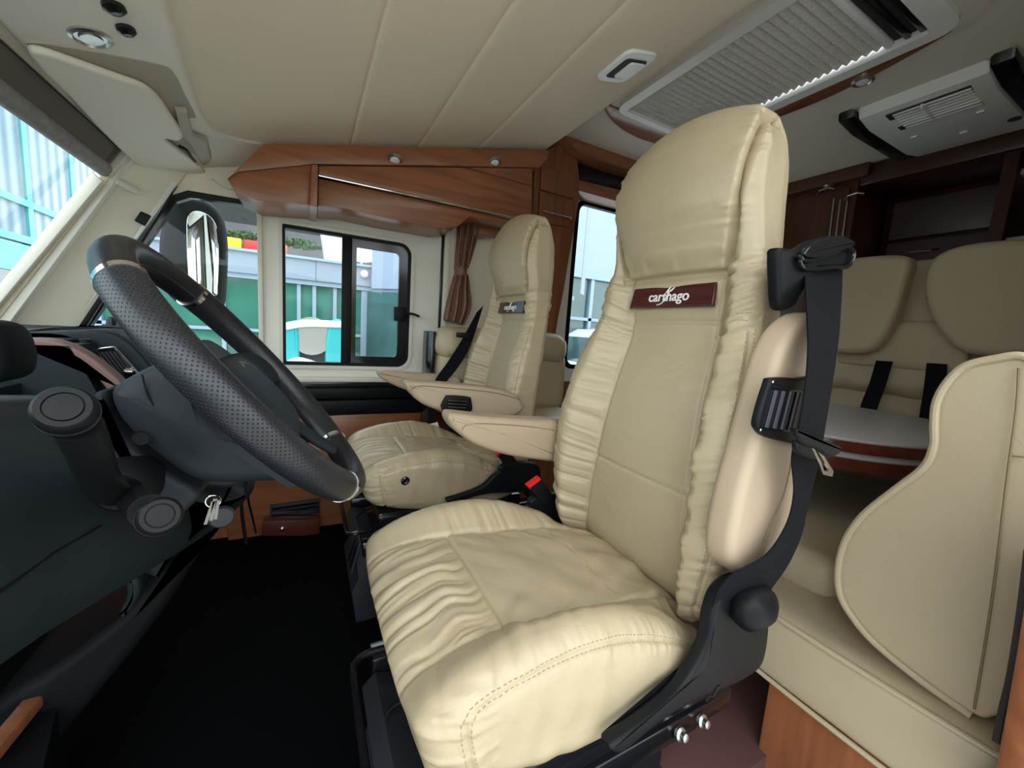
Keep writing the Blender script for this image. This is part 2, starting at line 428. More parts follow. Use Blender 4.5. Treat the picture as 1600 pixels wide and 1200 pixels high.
def stitches(me, lines, sp=.0075, ln=.0045, rad=.0007, lift=.0002):
    bv = BVHTree.FromPolygons([v.co.copy() for v in me.vertices], [tuple(p.vertices) for p in me.polygons])
    V = []; Fc = []
    for pts in lines:
        C = catmull(pts, 14); acc = 0; last = C[0]; prev = None
        Q = [C[0]]
        for p in C[1:]:
            while (p-last).length >= sp/2:
                last = last+(p-last).normalized()*sp/2; Q.append(last.copy())
        for i in range(0, len(Q)-1, 2):
            a = bv.find_nearest(Q[i]); b = bv.find_nearest(Q[i+1])
            if a[0] is None or b[0] is None: continue
            t = (b[0]-a[0])
            if t.length < 1e-4: continue
            t.normalize(); nr = a[1]; s = t.cross(nr).normalized(); m0 = (a[0]+b[0])/2+nr*lift; i0 = len(V)
            for (x, y, z) in ((-.5, -1, 0), (-.5, 1, 0), (.5, 1, 0), (.5, -1, 0), (-.32, 0, 1.1), (.32, 0, 1.1)):
                V.append(m0+t*ln*x+s*rad*y+nr*rad*z)
            Fc += [(i0, i0+3, i0+5, i0+4), (i0+2, i0+1, i0+4, i0+5), (i0+1, i0, i0+4), (i0+3, i0+2, i0+5), (i0+3, i0, i0+1, i0+2)]
    return mk(V, Fc)
def pl(pts, f, *a): return [f(u, v, *a) for u, v in pts]
def gauss(d, w): return np.exp(-(d/w)**2)

# ================================================================== SHELL
def quad_wall(name, a, b, mat, r=0): return struct(name, box(a, b, r), mat, angle=30)
quad_wall('floor', (-1.3, -.02, FLOOR-.05), (3.2, 2.06, FLOOR), 'carpet')
# dinette floor, a step up and dark red
quad_wall('floor_dinette', (.66, .38, FLOOR), (3.0, 2.0, FLOOR+.10), 'redcarpet')
# rear ceiling
CEIL = 1.0
def zhole(outer, hole, z, th):
    bm = bmesh.new(); es = []
    for pts in (outer, hole):
        vs = [bm.verts.new((x, y, z)) for x, y in pts]; es += [bm.edges.new((vs[i], vs[(i+1) % len(vs)])) for i in range(len(vs))]
    bmesh.ops.triangle_fill(bm, use_beauty=True, edges=es)
    ret = bmesh.ops.extrude_face_region(bm, geom=bm.faces[:])
    for v in [g for g in ret['geom'] if isinstance(g, bmesh.types.BMVert)]: v.co.z += th
    return frombm(bm)
struct('ceiling', zhole([(.95, -.02), (3.2, -.02), (3.2, 2.06), (.95, 2.06)], [(1.205, .60), (1.665, .60), (1.665, 1.435), (1.205, 1.435)], CEIL, .05), 'ceil2', angle=30)
struct('ceiling_cab', box((-.615, -.06, CEIL+.012), (.94, 2.06, CEIL+.05)), 'ceil2')
struct('wall_cab_header', box((-.615, -.06, .56), (-.60, 2.04, CEIL+.01)), 'ceil2')
# sloping underside of the drop-down bed over the cab
def zbed(x): return .61+.235*(x+.13)
Nb = (-.235, 0, 1); Pb = (0, 0, zbed(0))
def bedp(x, y, off=0): return Vector((x, y, zbed(x)+off))
def bed_mesh():
    x0, x1, y0, y1 = -.55, 1.055, -.04, 1.80
    gx = [.152, .415, .68]
    nx = 160
    def P(u, v):
        x = x0+(x1-x0)*u; z = zbed(x)
        for g in gx: z += .005*math.exp(-((x-g)/.004)**2)
        if u > .97: z += .02*((u-.97)/.03)**2
        return Vector((x, y0+(y1-y0)*v, z))
    xs = sorted(set([i/60 for i in range(61)]+[((g+d)-x0)/(x1-x0) for g in gx for d in (-.008, -.004, -.002, 0, .002, .004, .008)]))
    V = [P(u, v) for u in xs for v in (0, 1)]; n = len(xs)
    V += [p+Vector((0, 0, .11)) for p in V]; T = 2*n
    Fc = []
    for i in range(n-1):
        a, b, c, d = 2*i, 2*i+1, 2*i+3, 2*i+2
        Fc += [(a, b, c, d), (T+a, T+d, T+c, T+b), (a, d, T+d, T+a), (b, T+b, T+c, c)]
    Fc += [(0, T, T+1, 1), (2*n-2, 2*n-1, T+2*n-1, T+2*n-2)]
    return mk(V, Fc)
bed = thing('drop_down_bed', 'cream grooved underside of the drop-down bed above the cab seats', 'bed', (.44, .9, .70))
link('bed_base', bed_mesh(), 'ceil', bed, angle=50)
# latch plate on the bed underside
cp = aP(978, 101, Pb, Nb)
def rrect(c, ux, uy, w, h, r, k=5):
    c = Vector(c); ux = Vector(ux).normalized(); uy = Vector(uy).normalized(); out = []
    for sxx, syy, a0 in ((1, 1, 0), (-1, 1, 90), (-1, -1, 180), (1, -1, 270)):
        for i in range(k+1):
            a = math.radians(a0+90*i/k); out.append(c+ux*(sxx*(w/2-r)+r*math.cos(a))+uy*(syy*(h/2-r)+r*math.sin(a)))
    return out
bx = Vector((1, 0, .235)).normalized(); by = Vector((0, 1, 0)); bn = bx.cross(by)
latch = link('latch_plate', puff(rrect(cp, bx, by, .125, .16, .03), -bn*.012, .005), 'white', bed)
link('latch_recess', prism(rrect(cp-bn*.012, bx, by, .085, .10, .012), -bn*.002), 'ventdark', latch)
link('latch_button', puff(rrect(cp-bn*.013+bx*.012, bx, by, .060, .08, .010), -bn*.007, .003), 'white', latch)
# far wall
WY = 2.0
def wallpoly(px, Y=WY): return [aY(u, v, Y) for u, v in px]
def hole_wall(outer, holes, th=.03):
    """outline with window holes cut, extruded in +Y"""
    bm = bmesh.new()
    def loop(pts):
        vs = [bm.verts.new(p) for p in pts]
        return [bm.edges.new((vs[i], vs[(i+1) % len(vs)])) for i in range(len(vs))]
    es = loop(outer)
    for h in holes: es += loop(h)
    bmesh.ops.triangle_fill(bm, use_beauty=True, use_dissolve=False, edges=es)
    fs = bm.faces[:]
    ret = bmesh.ops.extrude_face_region(bm, geom=fs)
    for v in [g for g in ret['geom'] if isinstance(g, bmesh.types.BMVert)]: v.co.y += th
    return frombm(bm)
def win_rect(x0, x1, z0, z1, r=.0, Y=WY, rr=None):
    rr = rr or (r, r, r, r)    # ll, lr, ur, ul
    cs = [(x0, z0, 180, rr[0]), (x1, z0, 270, rr[1]), (x1, z1, 0, rr[2]), (x0, z1, 90, rr[3])]; out = []
    sg = [(1, 1), (-1, 1), (-1, -1), (1, -1)]
    for (x, z, a0, q), (a, b) in zip(cs, sg):
        if q < 1e-4: out.append(Vector((x, Y, z))); continue
        for i in range(7):
            t = math.radians(a0+90*i/6); out.append(Vector((x+a*q+q*math.cos(t), Y, z+b*q+q*math.sin(t))))
    return out
WX0, WX1, WZ0, WZ1 = -.086, .452, -.207, .384
main_hole = win_rect(WX0, WX1, WZ0, WZ1, rr=(.004, .055, .055, .004))
wall_main = hole_wall([Vector(p) for p in ((-.172, WY, -.28), (.62, WY, -.28), (.62, WY, .80), (-.172, WY, .72))], [main_hole])
struct('wall_right', wall_main, 'cream', angle=30)
# triangular quarter window ahead of it
q_out = wallpoly([(275, 302), (403, 322), (403, 560), (403, 600), (80, 560)])
x_r = -.178
tri = [Vector((x_r, WY, .455)), Vector((-.40, WY, .452)), Vector((-.455, WY, .42)), Vector((-.735, WY, -.10)), Vector((-.72, WY, -.20)), Vector((x_r, WY, -.20))]
outer = [Vector((x_r+.006, WY, .70)), Vector((-.55, WY, .62)), Vector((-.60, WY, .40)), Vector((-.90, WY, -.12)), Vector((-.95, WY, -.28)), Vector((x_r+.006, WY, -.28))]
# dinette window side
struct('wall_right_front', hole_wall(outer, [tri]), 'pillar', angle=30)
struct('wall_right_rear', hole_wall([Vector((.62, WY, -.28)), Vector((3.2, WY, -.28)), Vector((3.2, WY, CEIL)), Vector((.62, WY, CEIL))], [win_rect(1.40, 2.3, -.20, .80, .06)]), 'cream')
quad_wall('wall_right_lower', (-1.3, WY, FLOOR), (3.2, WY+.03, -.28), 'woodz')
quad_wall('wall_rear', (3.15, 0, FLOOR), (3.2, WY, CEIL), 'wooddark')
# near wall behind the door opening, and the front bulkhead
quad_wall('wall_front', (-1.3, 0, FLOOR), (-1.24, 2.03, -.22), 'black')

quad_wall('wall_left_rear', (1.02, -.02, FLOOR), (3.2, .05, CEIL), 'cream')
# ---- sliding window (frame, panes, catch)
def frame_ring(o, i, d):
    bm = bmesh.new(); n = len(o); A = [bm.verts.new(p) for p in o]; B = [bm.verts.new(p) for p in i]
    A2 = [bm.verts.new(p+Vector(d)) for p in o]; B2 = [bm.verts.new(p+Vector(d)) for p in i]
    for k in range(n):
        j = (k+1) % n
        for q in ((A[k], A[j], B[j], B[k]), (A2[k], B2[k], B2[j], A2[j]), (A[k], A2[k], A2[j], A[j]), (B[k], B[j], B2[j], B2[k])): bm.faces.new(q)
    return frombm(bm)
w1 = thing('window_1', 'black framed two-pane sliding window in the cream side wall', 'window', (.18, WY, WZ0)); w1['kind'] = 'structure'
o_ = win_rect(WX0-.002, WX1+.002, WZ0-.002, WZ1+.002, rr=(.006, .055, .055, .006), Y=WY-.008)
i_ = win_rect(WX0+.008, WX1-.012, WZ0+.012, WZ1-.012, rr=(.005, .045, .045, .005), Y=WY-.008)
link('window_frame', frame_ring(o_, i_, (0, .03, 0)), 'black', w1, angle=30)
mx = .165
link('window_bar', box((mx-.020, WY-.010, WZ0+.008), (mx+.022, WY+.014, WZ1-.008), .003), 'black', w1)
so = win_rect(mx, WX1-.008, WZ0+.008, WZ1-.008, rr=(.004, .048, .048, .004), Y=WY-.004)
si = win_rect(mx+.042, WX1-.052, WZ0+.045, WZ1-.046, rr=(.004, .02, .02, .004), Y=WY-.004)
link('sliding_sash', frame_ring(so, si, (0, .02, 0)), 'blackgloss', w1, angle=30)
link('window_pane', box((WX0+.004, WY+.006, WZ0+.006), (mx, WY+.009, WZ1-.006)), 'glass', w1, smooth=False)
link('window_pane', box((mx, WY+.010, WZ0+.01), (WX1-.02, WY+.013, WZ1-.01)), 'glass', w1, smooth=False)
ct = link('window_catch', box((WX1-.075, WY-.03, .015), (WX1-.015, WY-.004, .085), .006), 'black', w1)
link('catch_lever', tube(catmull([Vector((WX1-.02, WY-.03, .055)), Vector((WX1+.01, WY-.05, .055)), Vector((WX1+.04, WY-.055, .045))], 5), .006), 'black', ct)
# window surround lip
lo = win_rect(WX0-.016, WX1+.018, WZ0-.018, WZ1+.018, rr=(.01, .07, .07, .01), Y=WY-.010)
li = win_rect(WX0-.003, WX1+.003, WZ0-.003, WZ1+.003, rr=(.006, .056, .056, .006), Y=WY-.010)
struct('trim_1', frame_ring(lo, li, (0, .012, 0)), 'whitetrim', angle=30)
# ---- quarter window
w2 = thing('window_2', 'triangular quarter window behind the steering wheel', 'window', (-.45, WY, -.2)); w2['kind'] = 'structure'
ct_ = sum(tri, Vector())/len(tri)
ti = []
for k, p in enumerate(tri):
    e1 = (p-tri[k-1]).normalized(); e2 = (tri[(k+1) % 6]-p).normalized(); t = (e1+e2).normalized(); nn = Vector((0, 1, 0)).cross(t)
    if nn.dot(ct_-p) < 0: nn = -nn
    ti.append(p+nn*(.022 if k in (0, 5) else .026))
for p in (0, 5): ti[p].x = x_r
link('window_frame', frame_ring([p-Vector((0, .006, 0)) for p in tri], [p-Vector((0, .006, 0)) for p in ti], (0, .03, 0)), 'blackgloss', w2, angle=30)
link('window_pane', prism([p+Vector((0, .012, 0)) for p in tri], (0, .003, 0)), 'glass', w2, smooth=False)
# ---- dinette window
w3 = thing('window_3', 'side window beside the dinette, behind the passenger seat', 'window', (1.85, WY, -.2)); w3['kind'] = 'structure'
link('window_frame', frame_ring(win_rect(1.40, 2.3, -.20, .80, .06, Y=WY-.006), win_rect(1.425, 2.275, -.175, .775, .05, Y=WY-.006), (0, .03, 0)), 'black', w3)
link('window_pane', box((1.41, WY+.012, -.19), (2.29, WY+.015, .79)), 'glass', w3, smooth=False)
# ---- upright joint strip at x .60, sill rails under the window
struct('trim_2', box((.602, WY-.014, -.24), (.612, WY, .50), .002), 'blackgloss')
struct('trim_3', box((.616, WY-.022, -.28), (.648, WY, .50), .004), 'whitetrim')
struct('trim_4', box((-.178, WY-.012, -.28), (-.160, WY+.004, .50), .003), 'whitetrim')
struct('trim_5', box((-.9, WY-.03, -.285), (.63, WY, -.262), .006), 'whitetrim')
struct('trim_6', box((-.9, WY-.02, -.31), (.63, WY, -.285), .003), 'blackgloss')
struct('trim_7', box((-.9, WY-.05, -.36), (.63, WY, -.31), .008), 'black')
struct('trim_8', box((-.9, WY-.055, -.43), (.63, WY, -.366), .008), 'black')
struct('trim_9', box((-.9, WY-.045, -.318), (-.02, WY-.02, -.310), .001), 'steel')

# ---- windscreen side: pillar, trims, blind
wd = Vector((-.246, 0, -.38)).normalized()          # direction down the screen in XZ
PX, PZ, PY = -.622, .425, 1.86
def scr(t, y, off=0):                                # t metres down the screen from the blind roller, off = inwards
    nrm = Vector((-wd.z, 0, wd.x))*(-1)
    nrm = Vector((.84, 0, -.54))
    return Vector((PX, y, PZ))+wd*t+nrm*off
def strip(name, pts_a, pts_b, off, mat, nm='structure'):
    me = slab(lambda u, v: Vector(pts_a[0]).lerp(Vector(pts_a[1]), u).lerp(Vector(pts_b[0]).lerp(Vector(pts_b[1]), u), v), 2, 2, off)
    return struct(name, me, mat)
# pillar panel between screen and quarter window
pa = (aY(218, 215, 1.88), aY(-60, 575, 1.86)); pb = (aY(300, 255, 1.985), aY(110, 535, 1.985))
strip('wall_pillar', pa, pb, (0, .02, 0), 'pillar')
# screen edge mouldings
def edge_strip(name, p0, p1, w, mat, Y=1.87, dep=.02):
    a = [aY(*p, Y) for p in p0]; b = [aY(*p, Y) for p in p1]
    me = prism([a[0], a[1], b[1], b[0]], (0, dep, 0), .004); return struct(name, me, mat)
edge_strip('trim_10', ((143, 268), (-40, 490)), ((160, 282), (-40, 522)), 0, 'whitetrim', 1.83, .05)
edge_strip('trim_11', ((160, 270), (-40, 522)), ((172, 276), (-40, 548)), 0, 'ceil', 1.85, .03)
edge_strip('trim_12', ((198, 232), (-40, 548)), ((212, 240), (-40, 578)), 0, 'whitetrim', 1.855, .03)
edge_strip('trim_13', ((246, 272), (72, 514)), ((261, 277), (90, 514)), 0, 'white', 1.965, .03)
edge_strip('trim_17', ((261, 278), (91, 514)), ((267, 281), (97, 514)), 0, 'ventdark', 1.978, .01)
edge_strip('trim_14', ((267, 281), (98, 514)), ((277, 286), (112, 514)), 0, 'white', 1.972, .02)
edge_strip('trim_15', ((268, 280), (120, 512)), ((410, 300), (134, 512)) if False else ((276, 290), (134, 512)), 0, 'blackgloss', 1.98, .02)
clip = link('rail_clip', prism(wallpoly([(216, 328), (234, 336), (224, 352), (206, 343)], 1.955), (0, .02, 0), .003), 'black')
tag(clip, 'small black clip on the trim rail of the sloping pillar', 'clip')
# windscreen glass
gl = slab(lambda u, v: scr(-.25+1.2*u, .1+1.78*v, -.05), 1, 1, (-.003, 0, .002)); struct('window_4', gl, 'glass', smooth=False)

# roller blind and cassette across the windscreen
b0 = aY(160, 262, 1.84); 
bl = thing('windscreen_blind', 'grey fuzzy roller blind rolled up along the top of the windscreen', 'blind', (b0.x, 1.0, b0.z))
fz = tube([Vector((b0.x, 1.86-i*.06, b0.z)) for i in range(31)], .024, 16)
link('roller', fz, 'fuzz', bl)
link('end_cap', lathe([(.012, 0), (.012, .05), (.009, .055)], Vector((b0.x+.03, 1.85, b0.z-.03)), (.5, .3, -.2), 16), 'whitetrim', bl)
c1 = aY(170, 258, 1.86); c2 = aY(198, 222, 1.86)
cas = slab(lambda u, v: Vector((c1.x+(c2.x-c1.x)*u, .05+1.83*v, c1.z+(c2.z-c1.z)*u)), 2, 2, (-.012, 0, .02))
link('cassette', cas, 'blind', bl, label='taupe fabric strip above the roller')
cl = aY(187, 239, 1.85)
link('end_bracket', prism([aY(*p, 1.84) for p in ((163, 268), (190, 234), (200, 240), (172, 276))], (0, .03, 0), .003), 'whitetrim', bl)
for k, (uu, vv) in enumerate(((195, 230), (191, 236))):
    q = aY(uu, vv, 1.86); link('guide_line', tube([Vector((q.x, 1.88, q.z)), Vector((q.x, .1, q.z))], .002, 6), 'black', bl)

# ---- moulded headliner with sun visor above the windscreen
HP = np.array([-.15, 1.8, .600]); HN = np.array([-.26, 0, 1.0])
def hp(u, v, off=0): return aP(u, v, HP+np.array([0, 0, off]), HN)
hl = thing('overhead_console', 'cream moulded overhead console above the windscreen', 'console', (-.4, 1.2, .5))
hn = Vector(HN).normalized()
out = pl([(265, -60), (268, 10), (283, 70), (305, 140), (322, 185), (345, 208), (380, 220), (414, 226), (412, 240), (385, 258), (350, 276), (322, 283), (280, 279), (230, 262), (195, 240), (150, 200), (80, 125), (20, 62), (-40, 0), (-80, -60)], hp)
out2 = catmull(out, 4, True)
link('console_shell', puff(out2, hn*.07, .016), 'head', hl, angle=60)
def hdown(pts, d, r, mat, name, par, k=4, start=0):
    return link(name, puff(catmull([p-hn*start for p in pl(pts, hp)], k, True), -hn*d, r), mat, par, angle=60)
# shallow raised rim and visor recess
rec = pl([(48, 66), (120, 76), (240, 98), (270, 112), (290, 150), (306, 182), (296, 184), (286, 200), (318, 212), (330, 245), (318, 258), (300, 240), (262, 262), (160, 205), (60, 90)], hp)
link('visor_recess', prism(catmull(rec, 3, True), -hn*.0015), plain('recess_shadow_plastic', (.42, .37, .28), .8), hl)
vis = hdown([(42, 74), (60, 66), (120, 86), (180, 108), (222, 124), (245, 142), (262, 166), (283, 200), (275, 210), (255, 208), (300, 244), (322, 268), (300, 275), (262, 268), (215, 250), (165, 205), (110, 145)], .018, .008, 'head', 'sun_visor', hl, 3, .003)
link('visor_pull', tube(catmull([hp(275, 212)-hn*.03, hp(285, 216)-hn*.034, hp(292, 226)-hn*.034, hp(300, 238)-hn*.028], 4), .0045), 'black', vis)
link('visor_clip', puff(pl([(272, 165), (290, 166), (300, 205), (322, 212), (328, 240), (312, 246), (296, 220), (280, 204)], hp), -hn*.016, .004), plain('taupe_plastic', (.40, .35, .27), .6), hl)
for (u, v, r) in ((177, 9, .018), (196, 44, .016)):
    c = hp(u, v); link('round_plug', lathe([(r, 0), (r, .006), (r*.6, .012), (r*.3, .013)], c, -hn, 24), 'blackgloss', hl)
c = hp(141, 57)
sp = link('reading_lamp', lathe([(.034, 0), (.034, .004), (.028, .007), (.025, .003), (.019, .003), (.018, .007), (.001, .008)], c, -hn, 36), 'steel', hl)
cab = link('blind_cord', tube(catmull([aY(330, 280, 1.93), aY(345, 292, 1.95), aY(365, 299, 1.96), aY(390, 302, 1.97)], 5), .004), 'whitetrim'); tag(cab, 'thin ivory cord hanging below the overhead console corner', 'cord')

# ================================================================== OVERHEAD CABINETS on the far wall
def yprism(px, Y, d, r=.003, mat='wood', name='panel', par=None, **k):
    return link(name, prism(wallpoly(px, Y), (0, d, 0), r), mat, par, angle=30, **k)
oc = thing('overhead_cabinet', 'cherry wood overhead cabinet with slanting flap above the side window', 'cabinet', (.4, 1.85, .5))
yprism([(412, 224), (858, 235), (856, 247), (842, 262), (700, 259), (490, 256), (372, 268), (355, 279)], 1.72, .30, .006, 'wood', 'top_rail', oc)
yprism([(355, 279), (372, 268), (490, 256), (490, 321), (402, 313), (368, 298)], 1.735, .25, .005, 'wood', 'end_panel', oc)
yprism([(487, 257), (497, 257), (496, 324), (484, 321)], 1.70, .26, .003, 'wood', 'divider', oc)
fl = yprism([(498, 259), (832, 263), (831, 346), (498, 272)], 1.722, .02, .003, 'wood', 'flap_door', oc)
link('edge_strip', tube([aY(498, 274, 1.715), aY(830, 346, 1.715)], .0035, 8), 'chrome', fl)
link('seam', tube([aY(722, 260, 1.720), aY(832, 291, 1.720)], .0012, 6), 'wooddark', fl)
yprism([(497, 278), (830, 349), (826, 356), (780, 346), (735, 338), (712, 356), (690, 357), (600, 340), (530, 324), (497, 322)], 1.75, .22, .004, 'wood', 'lower_valance', oc)
for (u, v) in ((617, 249), (773, 253)):
    c = aY(u, v, 1.715)
    s_ = link('spot_lamp', lathe([(.030, 0), (.030, .004), (.024, .007), (.020, .004), (.001, .004)], c, (0, -.45, -1), 28), 'steel', oc)
    link('lens', lathe([(.018, 0), (.014, .003), (.001, .004)], c+Vector((0, -.002, -.005)), (0, -.45, -1), 20), 'white', s_)
# curved column with small door
co = thing('column_cabinet', 'curved cherry wood column cabinet behind the passenger seat', 'cabinet', (1.25, 1.9, FLOOR))
yprism([(835, 262), (843, 248), (856, 233), (878, 222), (893, 232), (903, 252), (906, 280), (904, 320), (898, 355), (890, 400), (882, 450), (872, 500), (866, 540), (868, 700), (835, 700), (836, 420), (832, 352)], 1.875, .11, .006, 'woodz', 'carcass', co)
yprism([(846, 262), (880, 266), (893, 276), (895, 310), (845, 296)], 1.86, .015, .003, 'woodz', 'upper_panel', co)
dr = yprism([(844, 299), (895, 313), (896, 334), (890, 355), (842, 346)], 1.86, .015, .003, 'woodz', 'small_door', co)
link('handle', box(aY(848, 328, 1.73)-Vector((0, 0, .002)), aY(848, 328, 1.73)+Vector((.001, .012, .01))) if False else tube([aY(848, 330, 1.85), aY(893, 341, 1.85)], .005, 8), 'chrome', dr)
# back panel behind curtain, cream
struct('wall_right_recess', box((.65, WY-.012, -.28), (1.30, WY-.001, .70)), 'pillar')
yprism([(742, 350), (838, 352), (838, 370), (742, 368)], 1.9, .08, .004, 'wood', 'curtain_rail_panel', oc)
# curtain
cu = thing('curtain', 'brown satin curtain gathered with a tie-back beside the side window', 'curtain', (.72, 1.92, 0))
def curt(px_rows, name, folds, amp, mat='brown', ph=0.):
    rows = [(aY(*a, 1.93), aY(*b, 1.93)) for a, b in px_rows]
    A = catmull([r[0] for r in rows], 8); B = catmull([r[1] for r in rows], 8); m = len(A); nn = 72
    V = []; Fc = []
    for i in range(m):
        for j in range(nn):
            t = 2*math.pi*j/nn
            c0 = (A[i]+B[i])/2; w = (B[i]-A[i])/2
            f = amp*math.sin(folds*t+ph+.8*math.sin(i*.18))
            V.append(c0+w*math.cos(t)*(1+f*2.2)+Vector((0, 1, 0))*(.045*math.sin(t)*(1+f*8)))
    for i in range(m-1):
        for j in range(nn): Fc.append((i*nn+j, i*nn+(j+1) % nn, (i+1)*nn+(j+1) % nn, (i+1)*nn+j))
    Fc.append(tuple(range(nn))); Fc.append(tuple((m-1)*nn+j for j in range(nn)))
    return link(name, mk(V, Fc), mat, cu, angle=180)
curt([((718, 335), (748, 345)), ((716, 370), (744, 372)), ((713, 400), (735, 402)), ((712, 420), (729, 420))], 'upper_gather', 9, .05)
curt([((712, 416), (729, 416)), ((711, 424), (728, 424)), ((711, 432), (728, 432))], 'tie_back', 2, .005, plain('mauve_tie', (.20, .10, .08), .6))
curt([((711, 430), (729, 430)), ((706, 450), (732, 452)), ((700, 475), (734, 480)), ((695, 500), (722, 508))], 'lower_fall', 9, .055, ph=1)
# wood upright and valance right of column, dark blind box
vb = thing('window_valance', 'cherry wood valance with dark blind slot above the dinette window', 'valance', (1.9, 1.85, .8))
yprism([(880, 208), (900, 206), (1010, 240), (1100, 260), (1100, 300), (960, 258), (902, 236)], 1.80, .18, .005, 'wood', 'top_board', vb)
yprism([(905, 240), (1100, 285), (1100, 330), (906, 283)], 1.9, .08, .003, 'blackgloss', 'blind_slot', vb)
yprism([(905, 281), (1100, 328), (1100, 352), (905, 298)], 1.86, .12, .004, 'wood', 'lower_board', vb)
# low wood front with vent, and box
lw = thing('footwell_panel', 'cherry wood panel with dark louvre vent low on the far side of the footwell', 'panel', (-.1, 1.98, FLOOR))
link('board', box((-.30, 1.965, FLOOR), (.55, 1.995, -.44), .003), 'wood', lw)
v_ = link('louvre_vent', prism(wallpoly([(422, 790), (500, 779), (500, 802), (422, 811)], 1.955), (0, .01, 0), .001), 'greyplastic', lw)
for k in range(3):
    y_ = 795+6*k; link('slat', prism(wallpoly([(425, y_-1), (498, y_-12+1), (498, y_-8), (425, y_+3)], 1.952), (0, .01, 0)), 'blackgloss', v_)
bxr = link('step_box', prism(pl([(412, 815), (500, 811), (500, 838), (408, 838)], aY, 1.90), (0, .05, 0), .006), wood('mahogany_box', (.08, .02, .012), (.13, .03, .02), 'X'))
bxr2 = thing('step_box', 'small dark red wooden box with a silver knob beneath the louvre vent', 'box', (0, 1.88, FLOOR))
bxr.name = 'box_body'; bxr.location = bxr.location-bxr2.location; bxr.parent = bxr2
c = aY(441, 826, 1.90); link('knob', lathe([(.010, 0), (.010, .006), (.004, .010)], c, (0, -1, 0), 16), 'steel', bxr2)

# ================================================================== ROOF FITTINGS
hz = CEIL
def zprism(px, z, d, r=.004, mat='white', name='p', par=None, **k):
    return link(name, prism([aZ(u, v, z) for u, v in px], (0, 0, d), r), mat, par, angle=30, **k)
HX0, HX1, HY0, HY1 = 1.17, 1.70, .55, 1.455
rh = thing('roof_hatch', 'white framed roof hatch with pleated blind in the ceiling', 'skylight', (1.43, 1.0, hz))
def rr_z(x0, x1, y0, y1, r, z): return rrect(((x0+x1)/2, (y0+y1)/2, z), (1, 0, 0), (0, 1, 0), x1-x0, y1-y0, r)
o_ = rr_z(HX0, HX1, HY0, HY1, .06, hz-.03); i_ = rr_z(HX0+.045, HX1-.045, HY0+.06, HY1-.03, .012, hz-.03)
link('frame', frame_ring(o_, i_, (0, 0, .04)), 'white', rh, angle=30)
# pleated blind: zigzag across Y
n = 26; ys = np.linspace(HY0+.16, HY1-.03, n*2+1); V = []; Fc = []
for k, y in enumerate(ys):
    for x in (HX0+.045, HX1-.050): V.append((x, y, hz-.016+(.012 if k % 2 else 0)))
for k in range(len(ys)-1): Fc.append((2*k, 2*k+1, 2*k+3, 2*k+2))
V += [(a, b, c_+.003) for a, b, c_ in V]; T = 2*len(ys); Fc += [tuple(T+i for i in f[::-1]) for f in Fc]
bm_, bt_, bb_ = nodes('translucent_pleated_blind')
bb_.inputs['Base Color'].default_value = (.55, .52, .47, 1); bb_.inputs['Roughness'].default_value = .9; tl_ = N(bt_, 'ShaderNodeBsdfTranslucent'); tl_.inputs[0].default_value = (.55, .53, .50, 1); mx_ = N(bt_, 'ShaderNodeMixShader'); mx_.inputs[0].default_value = .12
nz_ = N(bt_, 'ShaderNodeTexNoise'); nz_.inputs['Scale'].default_value = 30; nz_.inputs['Detail'].default_value = 6
rz_ = N(bt_, 'ShaderNodeValToRGB'); rz_.color_ramp.elements[0].color = (.42, .40, .36, 1); rz_.color_ramp.elements[1].color = (.72, .70, .66, 1); rz_.color_ramp.elements[0].position = .35; rz_.color_ramp.elements[1].position = .65
bt_.links.new(nz_.outputs[0], rz_.inputs[0]); bt_.links.new(rz_.outputs[0], bb_.inputs['Base Color'])
bt_.links.new(bb_.outputs[0], mx_.inputs[1]); bt_.links.new(tl_.outputs[0], mx_.inputs[2]); bt_.links.new(mx_.outputs[0], bt_.nodes['Material Output'].inputs[0])
link('pleated_blind', mk(V, Fc), bm_, rh, smooth=False)
link('blind_bar', box((HX0+.045, HY0+.145, hz-.022), (HX1-.045, HY0+.165, hz-.004), .004), 'white', rh)
link('fly_screen', box((HX0+.045, HY0+.06, hz-.004), (HX1-.045, HY0+.15, hz), 0), 'ventdark', rh)
for k in range(2): link('screen_bar', box((HX0+.045, HY0+.07+.035*k, hz-.018), (HX1-.045, HY0+.085+.035*k, hz-.004), .003), 'blackgloss', rh)
struct('ceiling_hatch_lip', frame_ring(rr_z(HX0-.03, HX1+.03, HY0-.05, HY1+.03, .08, hz-.012), rr_z(HX0+.02, HX1-.02, HY0+.02, HY1-.02, .05, hz-.012), (0, 0, .02)), 'ceil2', angle=30)
# wooden arcs either side of the hatch
def arc_board(name, label, pts, par=None):
    o = link(name, prism(catmull([Vector(p) for p in pts], 5, True), (0, 0, -.018), .004), 'woody', angle=30); tag(o, label, 'trim'); return o
arc_board('ceiling_arc_board', 'curved cherry wood board with spot lamp right of the roof hatch', [(1.71, 1.50, hz-.001), (1.76, 1.30, hz-.001), (1.79, 1.05, hz-.001), (1.79, .9, hz-.001), (1.76, .72, hz-.001), (1.71, .58, hz-.001), (1.70, .8, hz-.001), (1.70, 1.2, hz-.001)])
arc_board('ceiling_arc_board', 'curved cherry wood board at the far end of the roof hatch, left of the large headrest', [(1.13, 1.46, hz-.001), (1.20, 1.52, hz-.001), (1.34, 1.57, hz-.001), (1.5, 1.58, hz-.001), (1.66, 1.54, hz-.001), (1.74, 1.46, hz-.001), (1.5, 1.45, hz-.001), (1.25, 1.45, hz-.001)])
c = aZ(1348, 126, hz-.019)
sl = thing('ceiling_spot_lamp', 'round steel spot lamp set in the curved ceiling board', 'lamp', c)
